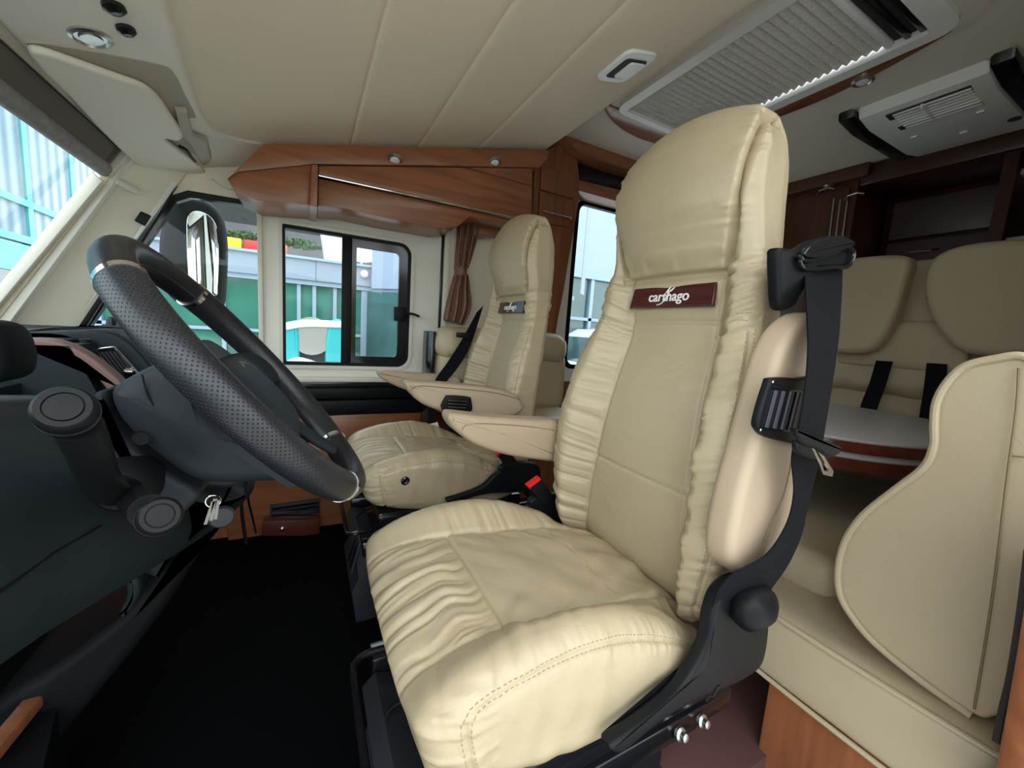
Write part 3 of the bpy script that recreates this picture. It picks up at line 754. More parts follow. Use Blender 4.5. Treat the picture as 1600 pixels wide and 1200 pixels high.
link('ring', lathe([(.034, 0), (.034, .005), (.026, .009), (.022, .005), (.001, .005)], c, (0, 0, -1), 32), 'steel', sl)
link('lens', lathe([(.020, .004), (.016, .008), (.001, .009)], c, (0, 0, -1), 24), 'white', sl)
# air conditioner
ac = thing('air_conditioner', 'white ceiling air conditioner with slatted grille and black ends', 'air conditioner', (2.3, .6, hz))
AX0, AX1, AY0, AY1 = 2.0, 2.62, .55, .95
prof = [(0, 0), (.02, -.035), (.12, -.055), (.5, -.055), (.60, -.035), (.62, 0)]
def acp(y): return [Vector((AX0+a, y, hz+b)) for a, b in prof]
link('body', prism(acp(AY0+.02), (0, AY1-AY0-.04, 0), .012), 'white', ac, angle=30)
def ac_end(y, s):
    pts = [Vector((AX0-.02, y, hz)), Vector((AX0-.01, y, hz-.03)), Vector((AX0+.12, y, hz-.05)), Vector((AX0+.5, y, hz-.05)), Vector((AX1+.01, y, hz-.03)), Vector((AX1+.02, y, hz))]
    return prism(pts, (0, s*.06, 0), .012)
link('end_cover', ac_end(AY1-.02, 1), 'blackgloss', ac); link('end_cover', ac_end(AY0+.02, -1), 'blackgloss', ac)
gr = link('grille', prism([Vector((AX0+.06, y_, z_)) for y_, z_ in ()] or [Vector((AX0+.05, AY0+.07, hz-.047)), Vector((AX0+.05, AY1-.10, hz-.047)), Vector((AX0+.20, AY1-.10, hz-.0575)), Vector((AX0+.20, AY0+.07, hz-.0575))], (0, 0, .006)), 'ventdark', ac)
for k in range(7):
    x = AX0+.055+.021*k; z = hz-.049-.0105*(x-AX0-.05)/.15
    link('slat', box((x, AY0+.07, z-.004), (x+.010, AY1-.12, z+.004), .001), 'white', gr)
for y in (AY0+.19,): link('divider', box((AX0+.05, y, hz-.062), (AX0+.2, y+.008, hz-.045), .001), 'white', gr)
for (x, y) in ((AX0+.25, AY0+.08), (AX0+.30, AY1-.12), (AX0+.40, AY0+.16)):
    link('screw_cap', box((x, y, hz-.061), (x+.018, y+.022, hz-.05), .003), 'white', ac)
link('indicator', lathe([(.018, 0), (.018, .004)], (AX0+.42, AY0+.04, hz-.054), (0, 0, -1), 20), 'ventdark', ac)

# ================================================================== REAR FURNITURE
RX = 2.9; 
wr = thing('wardrobe', 'dark cherry wood wardrobe with curved front at the back left', 'wardrobe', (2.85, 1.55, FLOOR))
def xprism(px, X, d, r=.003, mat='wooddark', name='panel', par=None, **k):
    return link(name, prism([aX(u, v, X) for u, v in px], (d, 0, 0), r), mat, par, angle=30, **k)
WR = 2.62
wdk = wood('wardrobe_cherry', (.06, .018, .008), (.10, .032, .013), 'Z')
link('carcass', box((WR, 1.15, FLOOR+.1), (3.1, 1.95, hz-.07), .01), wdk, wr)
link('cornice', prism([Vector((WR-.06+.03*abs(s-.5), 1.10+.88*s, hz-.07)) for s in (0, .25, .5, .75, 1)]+[Vector((3.1, 1.98, hz-.07)), Vector((3.1, 1.10, hz-.07))], (0, 0, .068), .008), wdk, wr)
link('door', box((WR-.018, 1.18, FLOOR+.3), (WR, 1.52, hz-.10), .004), wdk, wr)
d2 = link('door', box((WR-.018, 1.53, FLOOR+.3), (WR, 1.92, hz-.10), .004), wdk, wr)
for (u, v) in ((1290, 298), (1335, 306)):
    c = aX(u, v, WR-.03); link('handle', tube([c+Vector((0, .04, -.01)), c+Vector((-.02, .02, 0)), c+Vector((-.02, -.02, .005)), c+Vector((0, -.04, 0))], .006, 8), 'chrome', wr)
for (u0, v0, u1, v1) in ((1303, 310, 1296, 370), (1313, 312, 1306, 372), (1324, 314, 1316, 374)):
    link('chrome_rod', tube([aX(u0, v0, WR-.03), aX(u1, v1, WR-.03)], .004, 8), 'steel', wr)
c = aX(1294, 268, WR-.06); link('spot_lamp', lathe([(.025, 0), (.02, .006), (.001, .007)], Vector((WR-.03, c.y, hz-.07)), (0, 0, -1), 20), 'steel', wr)
kc = thing('rear_wall_unit', 'dark wooden wall unit with shelves along the rear right', 'cabinet', (2.9, .6, FLOOR))
link('carcass', box((2.95, .06, FLOOR+.1), (3.12, 1.14, hz-.02), .01), 'wooddark', kc)
link('top_beam', box((2.60, .06, hz-.11), (2.95, 1.14, hz-.005), .01), 'wooddark', kc)
link('upright', box((2.62, .60, FLOOR+.1), (2.95, .645, hz-.11), .004), 'wooddark', kc)
link('shelf', box((2.66, .06, .80), (2.95, .60, .825), .004), 'grey', kc)
link('shelf', box((2.66, .06, .52), (2.95, .60, .545), .004), 'grey', kc)
dk = plain('mauve_grey_door', (.09, .065, .065), .35)
d_ = link('door', box((2.93, .66, -.3), (2.95, 1.10, .64), .004), dk, kc)
link('handle', tube([Vector((2.92, 1.0, .58)), Vector((2.90, .98, .575)), Vector((2.90, .90, .575)), Vector((2.92, .88, .58))], .005, 8), 'chrome', d_)
link('flap', box((2.93, .66, .66), (2.95, 1.10, .86), .004), dk, kc)

# rear bench facing forward
rb = thing('rear_bench', 'cream leather rear bench with belt slots behind the dinette table', 'bench', (2.4, .75, FLOOR+.1))
link('bench_box', box((2.05, .10, FLOOR+.1), (2.58, 1.13, -.53), .006), 'woodz', rb)
link('seat_cushion', simple_cushion((2.01, .10, -.53), (2.5, 1.13, -.38), .05, .002), 'leather3', rb)
link('backrest', simple_cushion((2.36, .10, -.38), (2.52, 1.13, .12), .05, .003, crown=.02), 'leather3', rb)
link('backrest_roll', simple_cushion((2.31, .10, -.16), (2.42, 1.13, .02), .045, .005, fs=16), 'leather3', rb)
link('center_pad', simple_cushion((2.33, .52, -.02), (2.42, 1.00, .42), .03, .002, crown=.01), 'leather3', rb)
link('center_flap', simple_cushion((2.29, .55, -.04), (2.33, .97, .16), .012, .001, crown=.004), 'leather3', rb)
def headrest(c0, c1, lab):
    pts = catmull([aX(u, v, 2.3) for u, v in c0], 5, True)
    o = link('headrest', puff(pts, (-.10, 0, 0), .028, 0, seg=8), 'leather3', rb, angle=180)
headrest([(1300, 425), (1330, 411), (1380, 404), (1425, 404), (1437, 415), (1430, 440), (1415, 490), (1395, 530), (1368, 552), (1320, 552), (1290, 545), (1285, 480)], None, '')
headrest([(1462, 425), (1480, 402), (1520, 388), (1580, 381), (1640, 380), (1700, 385), (1720, 460), (1690, 540), (1600, 558), (1545, 557), (1505, 545), (1475, 510), (1458, 465)], None, '')
def rbelt(px_a, px_b, lab):
    o = link('rear_seat_belt', ribbon([aX(*p, 2.28) for p in px_a], [aX(*p, 2.28) for p in px_b], .003), 'beltm'); tag(o, lab, 'seat belt')
rbelt([(1369, 563), (1358, 600), (1342, 645), (1335, 720)], [(1395, 565), (1383, 605), (1368, 648), (1350, 725)], 'black seat belt on the rear bench nearer the brown wardrobe, left of the other')
rbelt([(1448, 567), (1443, 610), (1434, 665), (1425, 730)], [(1480, 569), (1477, 612), (1462, 662), (1450, 735)], 'black seat belt emerging under the larger rear headrest, right of the other')
# dinette table
tb = thing('dinette_table', 'oval pale grey dinette table with double cherry wood edge', 'table', (1.55, .75, FLOOR+.1))
def oval(cx, cy, a, b, z, n=72, e=2.6):
    return [Vector((cx+a*math.copysign(abs(math.cos(t))**(2/e), math.cos(t)), cy+b*math.copysign(abs(math.sin(t))**(2/e), math.sin(t)), z)) for t in np.linspace(0, 2*math.pi, n, endpoint=False)]
TX, TY, TA, TB, TZ = 1.62, .735, .44, .40, -.215
link('tabletop', prism(oval(TX, TY, TA, TB, TZ-.006), (0, 0, .008), .001), 'grey', tb)
def edgering(z0, z1, g): return frame_ring(oval(TX, TY, TA+.012+g, TB+.012+g, z0), oval(TX, TY, TA-.03, TB-.03, z0), (0, 0, z1-z0))
wtab = wood('table_edge_cherry', (.07, .014, .008), (.13, .026, .014), 'Y', .2)
link('upper_edge', edgering(TZ-.032, TZ-.004, 0), wtab, tb); link('grey_band', edgering(TZ-.048, TZ-.032, -.008), 'grey', tb); link('lower_edge', edgering(TZ-.078, TZ-.048, 0), wtab, tb)
link('underside', prism(oval(TX, TY, TA-.03, TB-.03, TZ-.07), (0, 0, .06)), 'wooddark', tb)
link('pedestal', lathe([(.16, 0), (.16, .015), (.045, .03), (.04, -(FLOOR+.1)+TZ-.07)], (TX, TY, FLOOR+.1), (0, 0, 1)), 'steel', tb)

# side bench behind the driver seat: wooden base, cushion, S-shaped back cushion
sb = thing('side_bench', 'cream leather side bench on a cherry wood base behind the driver seat', 'bench', (1.3, .3, FLOOR))
BX = .885
link('base', box((BX+.01, .055, FLOOR), (1.97, .40, -.70), .004), 'woodz', sb)
def warp_b(p): return p
link('seat_cushion', simple_cushion((BX, .085, -.705), (1.97, .50, -.555), .022, .0015, crown=.006, n=(70, 34, 14)), 'leather3', sb)
def rect_piping(z, off=.004):
    return [Vector((BX+.006, .50-.012, z)), Vector((BX+.001, .50-.04, z)), Vector((BX-.003, .3, z)), Vector((BX+.001, .12, z)), Vector((BX+.008, .092, z)), Vector((BX+.03, .086, z)), Vector((BX+.3, .084, z))]
link('piping', tube(catmull(rect_piping(-.560), 6), .0055, 8), 'leather3', sb); link('piping', tube(catmull(rect_piping(-.702), 6), .005, 8), 'leather3', sb)
link('inner_cushion', simple_cushion((1.05, .38, -.58), (1.95, .95, -.47), .035, .003), 'leather3', sb)
PXX = .93
sp_px = [(1519, 1117), (1440, 1062), (1370, 1005), (1335, 965), (1315, 930), (1311, 890), (1322, 845), (1350, 805), (1400, 765), (1444, 731), (1460, 697), (1461, 662), (1465, 628), (1482, 597), (1510, 572), (1560, 560), (1600, 557), (1640, 580), (1640, 640), (1625, 800), (1600, 980), (1575, 1100), (1550, 1122)]
sp3 = [aX(u, v, PXX) for u, v in sp_px]
spc = catmull(sp3, 5, True)
link('back_cushion', puff(spc, (1.0, 0, 0), .008, 0, seg=5), 'leather3', sb, angle=180)
pipe = catmull([aX(u, v, PXX+.004)+Vector((-.004, 0, 0)) for u, v in sp_px[0:18]], 5)
link('piping', tube(pipe, .0062, 10), 'leather3', sb)
link('seam', tube(catmull([aX(u, v, PXX-.006) for u, v in ((1592, 575), (1588, 640), (1572, 760), (1555, 900), (1537, 1020), (1522, 1108))], 4), .0016, 6), 'seamdark', sb)
link('seam', tube(catmull([aX(u, v, PXX-.005) for u, v in ((1580, 712), (1600, 714))], 4), .0014, 6), 'seamdark', sb)
# door frame at the near wall
struct('door_1', prism([aY(u, v, .085) for u, v in ((1642, 680), (1690, 680), (1640, 1300), (1540, 1300), (1556, 1200), (1585, 1040))], (0, -.03, 0), .003), 'woodz')
pt_ = aY(1660, 680, .085); struct('trim_18', box((pt_.x-.03, .055, pt_.z-.06), (pt_.x+.06, .085, CEIL), .004), 'woodz')
cb = link('cable', tube(catmull([aX(1606, 860, .915), aX(1598, 930, .915), aX(1588, 1000, .915), aX(1578, 1060, .915), aX(1566, 1110, .915), aX(1556, 1160, .90)], 5), .004, 8), plain('dark_cable', (.06, .05, .05), .7)); tag(cb, 'dark cable running down between bench cushion and door frame', 'cable')

# far-side bench behind the passenger seat
fb = thing('far_side_bench', 'beige leather sofa along the far wall behind the passenger seat', 'sofa', (.9, 1.8, FLOOR))
link('base', box((.60, 1.68, FLOOR+.1), (1.24, 1.86, -.50), .004), 'woodz', fb)
link('seat_cushion', simple_cushion((.86, 1.45, -.50), (1.22, 1.86, -.38), .04, .002), 'leather3', fb)
link('backrest', simple_cushion((.53, 1.71, -.40), (1.235, 1.865, -.09), .05, .003), 'leather3', fb)
link('backrest_roll', simple_cushion((.52, 1.68, -.145), (1.22, 1.86, .0), .06, .004, fs=14), 'leather3', fb)
link('end_board', box((.495, 1.73, -.50), (.515, 1.87, -.02), .003), 'blackgloss', fb)

# ================================================================== CAB SEATS
W_PTS = [(-.52, .20), (-.44, .232), (-.28, .245), (-.10, .240), (.0, .222), (.08, .195), (.16, .178), (.28, .178), (.38, .176), (.46, .166)]
XB_PTS = [(-.52, .585), (-.44, .57), (-.28, .565), (-.10, .585), (.05, .652), (.12, .675), (.18, .655), (.26, .620), (.34, .625), (.42, .655), (.47, .70)]
REC_PTS = [(-.52, .05), (-.44, .055), (-.28, .072), (-.05, .068), (.06, .050), (.115, .038), (.145, .0), (.25, .0), (.5, .0)]
XR_PTS = [(-.52, .70), (-.40, .71), (-.25, .70), (0, .735), (.2, .775), (.3, .77), (.40, .75), (.47, .72)]
WP_PTS = [(-.52, .145), (-.44, .142), (-.28, .132), (.0, .112), (.12, .105), (.15, .115), (.20, .140), (.28, .160), (.38, .158), (.46, .152)]
SZ0, SZ1 = -.50, .435
def fset(pts): return lambda z: ips(z, pts)
fW, fXB, fREC, fXR, fWP = [fset(p) for p in (W_PTS, XB_PTS, REC_PTS, XR_PTS, WP_PTS)]
def front_x(y, z):
    """front surface of the backrest at y (from the centre line) and height z"""
    w = fW(z); wp = fWP(z); a = np.abs(y)
    e = np.clip((a-wp)/np.maximum(w-wp, .01), 0, 1)
    rec = fREC(z)*(1-sm(e/.55))
    pil = sm((z-.13)/.05)
    bul = -.020*pil*(1-np.clip(a/np.maximum(wp, .01), 0, 1)**2) + .010*pil*sm(e)
    return fXB(z)+rec+bul - .006*(1-pil)*(1-np.clip(a/wp, 0, 1)**2)
def backrest_mesh(cy, mir, dx, seed):
    h = (.085, .24, (SZ1-SZ0)/2); c = (0, 0, (SZ1+SZ0)/2)
    def df(s):
        z = s[:, 2]+c[2]; fr = np.clip((s[:, 0]+h[0])/(2*h[0]), 0, 1)
        y = s[:, 1]/h[1]*fW(z)
        # keep the front smooth: evaluate at the un-rounded height
        xf = front_x(y, z); xr = fXR(z)-.01*(np.abs(y)/.2)**2
        x = xf*(1-fr)+xr*fr
        zz = z-.040*(np.abs(y)/.18)**2*sm((z-.22)/.24)
        return np.stack([x, y, zz], 1)
    def dp(s, P, nn):
        y = P[:, 1]; z = s[:, 2]+c[2]; a = np.abs(y); wp = fWP(z); w = fW(z); sgn = np.sign(y)
        front = sm(-nn[:, 0]*2.2+.1)
        pil = sm((z-.13)/.03); low = 1-pil
        d = np.zeros(len(P))
        # panel seams
        d -= .0055*gauss(a-wp, .0045)*front*low
        d -= .020*gauss(a-wp-.003, .0052)*pil*(nn[:, 0] < .2)*sm((.455-z)/.02)
        d -= .005*sm((a-wp)/.006)*pil*sm((.8-nn[:, 0])*2)
        for zs in (-.285, .045): d -= .0035*gauss(z-zs, .0040)*front*(a < wp)
        d -= .014*gauss(z-.132, .007)*front*(a < wp+.012)
        # shoulder seam
        e = np.clip((a-wp)/np.maximum(w-wp, .01), 0, 1)
        d -= .0030*gauss(z-(.018+.035*sm(e*1.3)), .004)*front*(a > wp)
        # corner welt of the bolster
        side = np.abs(nn[:, 1]); d -= .0035*gauss(a-(w-.011), .0034)*(z < .03)*(nn[:, 0] < .3)
        d += .0010*noise(z*150, 3, seed+31)*gauss(np.abs(a-(w-.011))-.007, .007)*(z < .03)*(nn[:, 0] < .3)
        # gathers: across the bolster
        zs_ = z-.35*(a-wp)+.012*noise(z*14, a*10, seed+9); g1 = .8*bil(zs_*40+sgn*9, a*7, seed)+.5*bil(zs_*95+sgn*5, a*12, seed+4)+.4*noise(zs_*20, a*12, seed+2)
        am = .0030*np.exp(-e*1.0)*(a > wp-.004)*front*low*sm((a-wp-.003)/.022) + .0028*gauss(side-.6, .35)*low
        am += .0022*gauss(z-.09, .07)*(a > wp)*(.3+side)
        d += am*g1
        # gathers of the pillow seam
        g2 = noise(z*85, a*12, seed+7)+.7*noise(z*150, a*12, seed+2)
        d += .0034*g2*pil*gauss(a-wp, .018)*front*sm((.47-z)/.04)
        g3 = noise(y*60, z*10, seed+11); d += .0020*g3*gauss(z-.155, .018)*front*(a < wp)
        # long soft folds over the side gussets
        d += .0028*noise(P[:, 0]*16+z*12, z*9-P[:, 0]*8, seed+3)*sm(side*1.4-.3)
        d += .0012*noise(y*12, z*12, seed)
        return d
    me = rbox(h, (.05, .05, .06), (60, 180, 280), df, dp)
    co = np.empty(len(me.vertices)*3); me.vertices.foreach_get('co', co); co = co.reshape(-1, 3)
    co[:, 1] = cy+mir*co[:, 1]; co[:, 0] += dx
    me.vertices.foreach_set('co', co.ravel())
    if mir < 0: me.flip_normals()
    me.update(); return me
CX0, CX1 = .105, .64
ZT = [(.08, -.455), (.13, -.425), (.20, -.402), (.30, -.388), (.38, -.392), (.47, -.418), (.56, -.465), (.66, -.53)]
ZC = [(.08, -.465), (.14, -.440), (.22, -.428), (.28, -.432), (.40, -.445), (.66, -.475)]
ZB = [(.08, -.545), (.18, -.560), (.30, -.590), (.42, -.605), (.55, -.60), (.66, -.565)]
CWP = [(.08, .150), (.26, .138), (.66, .135)]
def cushion_mesh(cy, mir, dx, seed):
    h = ((CX1-CX0)/2, .24, .075); c0 = (CX0+CX1)/2
    def df(s):
        x = s[:, 0]+c0; y = s[:, 1]; a = np.abs(y); wp = ip(x, CWP)
        e = sm((a-wp+.012)/.07)
        zt = ips(x, ZC)*(1-e)+ips(x, ZT)*e + .004*(1-(np.minimum(a, wp)/wp)**2)
        zb = ips(x, ZB); f = (s[:, 2]+h[2])/(2*h[2])
        z = zb*(1-f)+zt*f
        xx = x - .010*(1-(y/.24)**2)*sm((.2-x)/.1) + .030*(1-f)*sm((.25-x)/.12)
        wid = 1-.05*sm((x-.4)/.25)-.02*(1-f)
        bul = 1+.03*np.sin(np.clip(f, 0, 1)*math.pi)
        return np.stack([xx, y*wid*bul, z], 1)
    def dp(s, P, nn):
        x = s[:, 0]+c0; y = P[:, 1]; a = np.abs(y); wp = ip(x, CWP); top = sm(nn[:, 2]*2); sgn = np.sign(y)
        side = np.abs(nn[:, 1]); fr = sm(-nn[:, 0]*2)
        d = np.zeros(len(P))
        inp = (a < wp)
        d -= .0050*gauss(a-wp, .0045)*top
        d -= .0045*gauss(x-.262, .0042)*top*inp
        # pleats across the thigh roll
        band = inp*sm((.262-x)/.01)*sm((nn[:, 2]-.05)*3)
        wv = y+.030*noise(x*9, 3, seed)+.012*noise(x*25, y*12, seed+1)
        d += band*.0042*(bil(wv*44, x*6, seed)+.55*bil(wv*96, x*10, seed+2)+.5*noise(wv*22, x*8, seed+4))*(.45+.55*sm((x-.10)/.05))*(.4+.6*sm((.262-x)/.05))
        # seat centre: broad dents
        d += inp*(x > .262)*top*(.0034*noise(x*11+y*5, y*12, seed+5)+.0022*noise(x*26-y*8, y*20+x*16, seed+15))
        d += inp*(x > .262)*top*.0035*noise((x+y*sgn)*42, (x-y*sgn)*8, seed+16)*gauss(a-.12, .035)
        d += top*inp*(x > .5)*.004*noise(x*20+sgn*y*20, y*30, seed+9)
        # bolsters: folds running away from the seam
        e = np.clip((a-wp)/.1, 0, 1)
        xs_ = x+.25*(a-wp)
        d += (a > wp)*(.0016*noise(xs_*16, a*9, seed+5)+.0026*(bil(xs_*30+sgn*3, a*6, seed+6)+.4*bil(xs_*70, a*12, seed+8)))*top*np.exp(-e*.7)*sm((x-.10)/.05)
        d += (a > wp)*.003*noise(x*26, a*40, seed+12)*gauss(x-.56, .07)
        # welt between top and side
        sz = P[:, 2]-(ips(x, ZT)-.024)
        d -= .0042*gauss(sz, .0036)*(side > .3)*sm((x-.16)/.015)*(a > .205)
        d += .0010*noise(x*150, 2, seed+21)*gauss(np.abs(sz)-.010, .010)*(side > .2)*sm((x-.16)/.015)*(a > .205)
        xc_ = s[:, 0]+c0-.154; d -= .0042*gauss(xc_, .0036)*(a > .20)*(P[:, 2] < ips(x, ZT)-.026)
        d += .0010*noise(P[:, 2]*150, 2, seed+22)*gauss(np.abs(xc_)-.010, .010)*(a > .20)*(P[:, 2] < ips(x, ZT)-.01)
        d += (.0030*noise(x*10+P[:, 2]*14, P[:, 2]*16, seed+3)+.0016*noise(x*36, P[:, 2]*14, seed+13))*side
        d += .0016*noise(y*9, P[:, 2]*20, seed+4)*fr
        # puckers at the front corner welt
        d += .0016*noise(P[:, 2]*120, y*8, seed)*gauss(a-.225, .02)*(x < .2)
        return d
    me = rbox(h, (.055, .038, .036), (190, 170, 52), df, dp)
    co = np.empty(len(me.vertices)*3); me.vertices.foreach_get('co', co); co = co.reshape(-1, 3)
    co[:, 1] = cy+mir*co[:, 1]; co[:, 0] += dx
    me.vertices.foreach_set('co', co.ravel())
    if mir < 0: me.flip_normals()
    me.update(); return me

def arm_outline(px, Y, k=5): return catmull([aY(u, v, Y) for u, v in px], k, True)
FONT = None
def badge(root, cy, dx, back):
    """burl plaque with the maker's lettering, facing forward"""
    zc = .095; xf = .683+dx; hw, hh = .108, .023
    tilt = .12
    ux = Vector((0, -1, 0)); uz = Vector((tilt, 0, 1)).normalized(); nf = ux.cross(uz)
    if nf.x > 0: nf = -nf
    xf = float(front_x(np.array([0.]), np.array([zc]))[0])+dx
    c = Vector((xf+.002, cy, zc))
    pts = [c+ux*a+uz*b for a, b in ((-hw*1.0, -hh), (hw, -hh), (hw*.97, hh), (-hw*.95, hh))]
    b = link('name_plaque', puff(pts, nf*.008, .003, seg=4), 'woodred', back, label='dark red burl plaque with silver lettering')
    cu_ = bpy.data.curves.new('lettering', 'FONT'); cu_.body = 'carthago'; cu_.size = .030; cu_.extrude = .0006; cu_.align_x = 'CENTER'; cu_.align_y = 'CENTER'; cu_.offset = .0003
    t0 = bpy.data.objects.new('lettering_outline', cu_); COL.objects.link(t0); bpy.context.view_layer.update()
    tm = bpy.data.meshes.new_from_object(t0); bpy.data.objects.remove(t0, do_unlink=True)
    t_ = bpy.data.objects.new('lettering', tm); COL.objects.link(t_); tm.materials.clear(); tm.materials.append(M['white'])
    pos = c+nf*.0086; X_ = -ux if False else ux
    # text x axis must run left-to-right as seen from the front (towards -y when looking to +x)
    X_ = Vector((0, -1, 0)); Y_ = uz; Z_ = X_.cross(Y_)
    m = Matrix((X_, Y_, Z_)).transposed().to_4x4(); m.translation = pos-wloc(b)
    m.translation = pos-(wloc(b)); t_.parent = b; t_.matrix_local = m
    # leaf-and-swash emblem over the lettering
    def leaf(p0, p1, w):
        a = pos+X_*p0[0]+Y_*p0[1]+nf*.0006; e = pos+X_*p1[0]+Y_*p1[1]+nf*.0006; t = (e-a); s = t.cross(nf).normalized()
        P_ = [a, a+t*.35+s*w, a+t*.7+s*w*.8, e, a+t*.6-s*w*.5, a+t*.25-s*w*.4]; return prism(catmull(P_, 4, True), nf*.0006)
    link('emblem_leaf', join(leaf((-.008, .006), (.004, .022), .0028), leaf((.000, .009), (.014, .019), .0025)), 'white', b, smooth=False)
    link('emblem_swash', tube(catmull([pos+X_*a+Y_*e+nf*.0006 for a, e in ((-.026, -.017), (-.014, -.014), (-.006, -.004), (.002, .008))], 6), .0011, 6), 'white', b)
TRIM = [(p.x, p.z) for p in (aY(u, v, .322) for u, v in ((955, 1170), (1000, 1137), (1058, 1088), (1092, 1040), (1108, 1003), (1114, 965), (1128, 928), (1158, 905), (1192, 912), (1204, 945), (1202, 1000), (1192, 1040), (1168, 1062), (1122, 1084), (1080, 1102), (1030, 1134), (992, 1166), (968, 1182)))]
KN = aY(1200, 962, .285); MK = aY(1104, 1096, .32)
def cab_seat(name, label, cy, mir, dx, seed, outboard_up, arms):
    root = thing(name, label, 'seat', (.36+dx, cy, FLOOR), 'leather cab seats')
    def T(y): return cy+mir*(y-.60)
    bm_ = backrest_mesh(cy, mir, dx, seed); back = link('backrest', bm_, 'leather', root, angle=180)
    # stitching follows the real surface
    tmp = bm_.copy(); 
    o_ = wloc(root)
    for v in tmp.vertices: v.co = v.co+o_
    def bl(y, z, k=0): return Vector((float(front_x(np.array([y]), np.array([z]))[0])+dx, cy+y*mir, z))
    Ls = []
    for sy in (-1, 1):
        for off in (-.006, .006):
            L = []
            for z in np.linspace(-.46, .035, 12):
                w = float(fW(z)); L.append(Vector((float(fXB(z))+dx+.012, cy+mir*sy*(w-.012), z))+Vector((off*.7, mir*sy*off*.7, 0)))
            Ls.append(L)
            L = []
            for t in np.linspace(0, 1, 7):
                z0 = .018+.035*float(sm(np.array(t*1.3)))
                y = float(fWP(z0))+.004+t*(float(fW(z0))-float(fWP(z0))-.006); L.append(bl(sy*y, z0+off))
            Ls.append(L)
    link('stitching', stitches(tmp, Ls[:4]), 'thread', back, smooth=False); link('stitching', stitches(tmp, Ls[4:]), 'thread', back, smooth=False)
    badge(root, cy, dx, back)
    cm = cushion_mesh(cy, mir, dx, seed+20); cush = link('seat_cushion', cm, 'leather', root, angle=180)
    tmp = cm.copy()
    for v in tmp.vertices: v.co = v.co+o_
    Ls = []
    for sy in (-1, 1):
        for off in (-.006, .006):
            L = [Vector((.181+dx+off, cy+mir*sy*.245, -.545)), Vector((.170+dx+off, cy+mir*sy*.245, -.50)), Vector((.162+dx+off, cy+mir*sy*.243, -.46)), Vector((.168+dx+off*.8, cy+mir*sy*.24, -.437-off*.6))]
            for x in (.195, .23, .28, .34, .40, .46, .52, .57, .61):
                L.append(Vector((x+dx, cy+mir*sy*.234, float(ips(x, ZT))-.024-off)))
            Ls.append(L)
    link('stitching', stitches(tmp, Ls[:2]), 'thread', cush, smooth=False); link('stitching', stitches(tmp, Ls[2:]), 'thread', cush, smooth=False)
    # seat pan, side trims, pedestal, slide rails
    link('seat_pan', box((.16+dx, cy-.215, -.625), (.66+dx, cy+.215, -.575), .012), 'blackgloss', root)
    for s in (-1, 1):
        yo = cy+s*.254
        pts = TRIM
        pr = puff(catmull([Vector((x+dx, yo, z if s*mir < 0 else min(z, -.47+(z+.47)*.3))) for x, z in pts], 4, True), (0, s*.024, 0), .008, .001)
        st = link('side_trim', pr, 'black', root, angle=50)
        # recliner knob
        if s*mir < 0:
            link('recliner_knob', simple_cushion((KN.x-.034+dx, min(yo+s*.018, yo+s*.062), KN.z-.028), (KN.x+.034+dx, max(yo+s*.018, yo+s*.062), KN.z+.028), .018, 0, crown=.006), 'black', root)
            link('white_insert', prism([Vector((x+dx, yo+s*.002, z)) for x, z in ((.575, -.49), (.60, -.50), (.608, -.45), (.598, -.43))], (0, s*.006, 0), .002), 'grey', root)
            link('maker_mark', tube(catmull([Vector((MK.x+dx+.030*t, yo+s*.0255, MK.z+.012*t+.004*math.sin(t*9))) for t in np.linspace(0, 1, 8)], 4), .0013, 6), 'black', st)
    link('upper_rail', box((.20+dx, cy-.205, -.66), (.72+dx, cy-.165, -.62), .004), 'blackgloss', root)
    link('upper_rail', box((.20+dx, cy+.165, -.66), (.72+dx, cy+.205, -.62), .004), 'blackgloss', root)
    link('slide_rail', box((.12+dx, cy-.20, -.72), (.76+dx, cy-.15, -.68), .004), 'blackgloss', root)
    link('slide_rail', box((.12+dx, cy+.15, -.72), (.76+dx, cy+.20, -.68), .004), 'blackgloss', root)
    link('swivel_plate', box((.20+dx, cy-.19, -.745), (.68+dx, cy+.19, -.715), .004), 'blackgloss', root)
    for (x, y) in ((.60, -.21), (.66, -.21), (.28, -.21)):
        link('bolt', lathe([(.012, 0), (.012, .006), (.007, .008), (.007, .016), (.001, .017)], (x+dx, cy+y*1.0+.005, -.70), (0, -1, .3), 12), 'steel', root)
    ped = box((.17+dx, cy-.17, FLOOR), (.62+dx, cy+.17, -.745), .015)
    ped_o = link('pedestal', ped, 'black', root)
    link('front_cover', prism([Vector((x_+dx, cy-.15, z_)) for x_, z_ in ((.172, FLOOR+.005), (.11, FLOOR+.005), (.095, -.86), (.115, -.82), (.10, -.73), (.125, -.705), (.172, -.72))], (0, .30, 0), .006), 'greyplastic', ped_o)
    sp_ = link('slotted_bracket', puff(rrect((.105+dx, cy-.135, -.735), (0, 1, 0), (.25, 0, 1), .085, .11, .012), (-.006, 0, 0), .002), 'greyplastic', root)
    for k_ in (-1, 1): link('slot', prism(rrect((.0985+dx, cy-.135+.02*k_, -.735), (0, 1, 0), (.25, 0, 1), .020, .075, .003), (-.0015, 0, 0)), 'blackgloss', sp_)
    for a, b_ in ((-.15, .0), (-.05, .11)):
        link('cover_clip', box((.118+dx, cy+a+.03, -.86), (.137+dx, cy+a+.12, -.775), .005), 'greyplastic', ped_o)
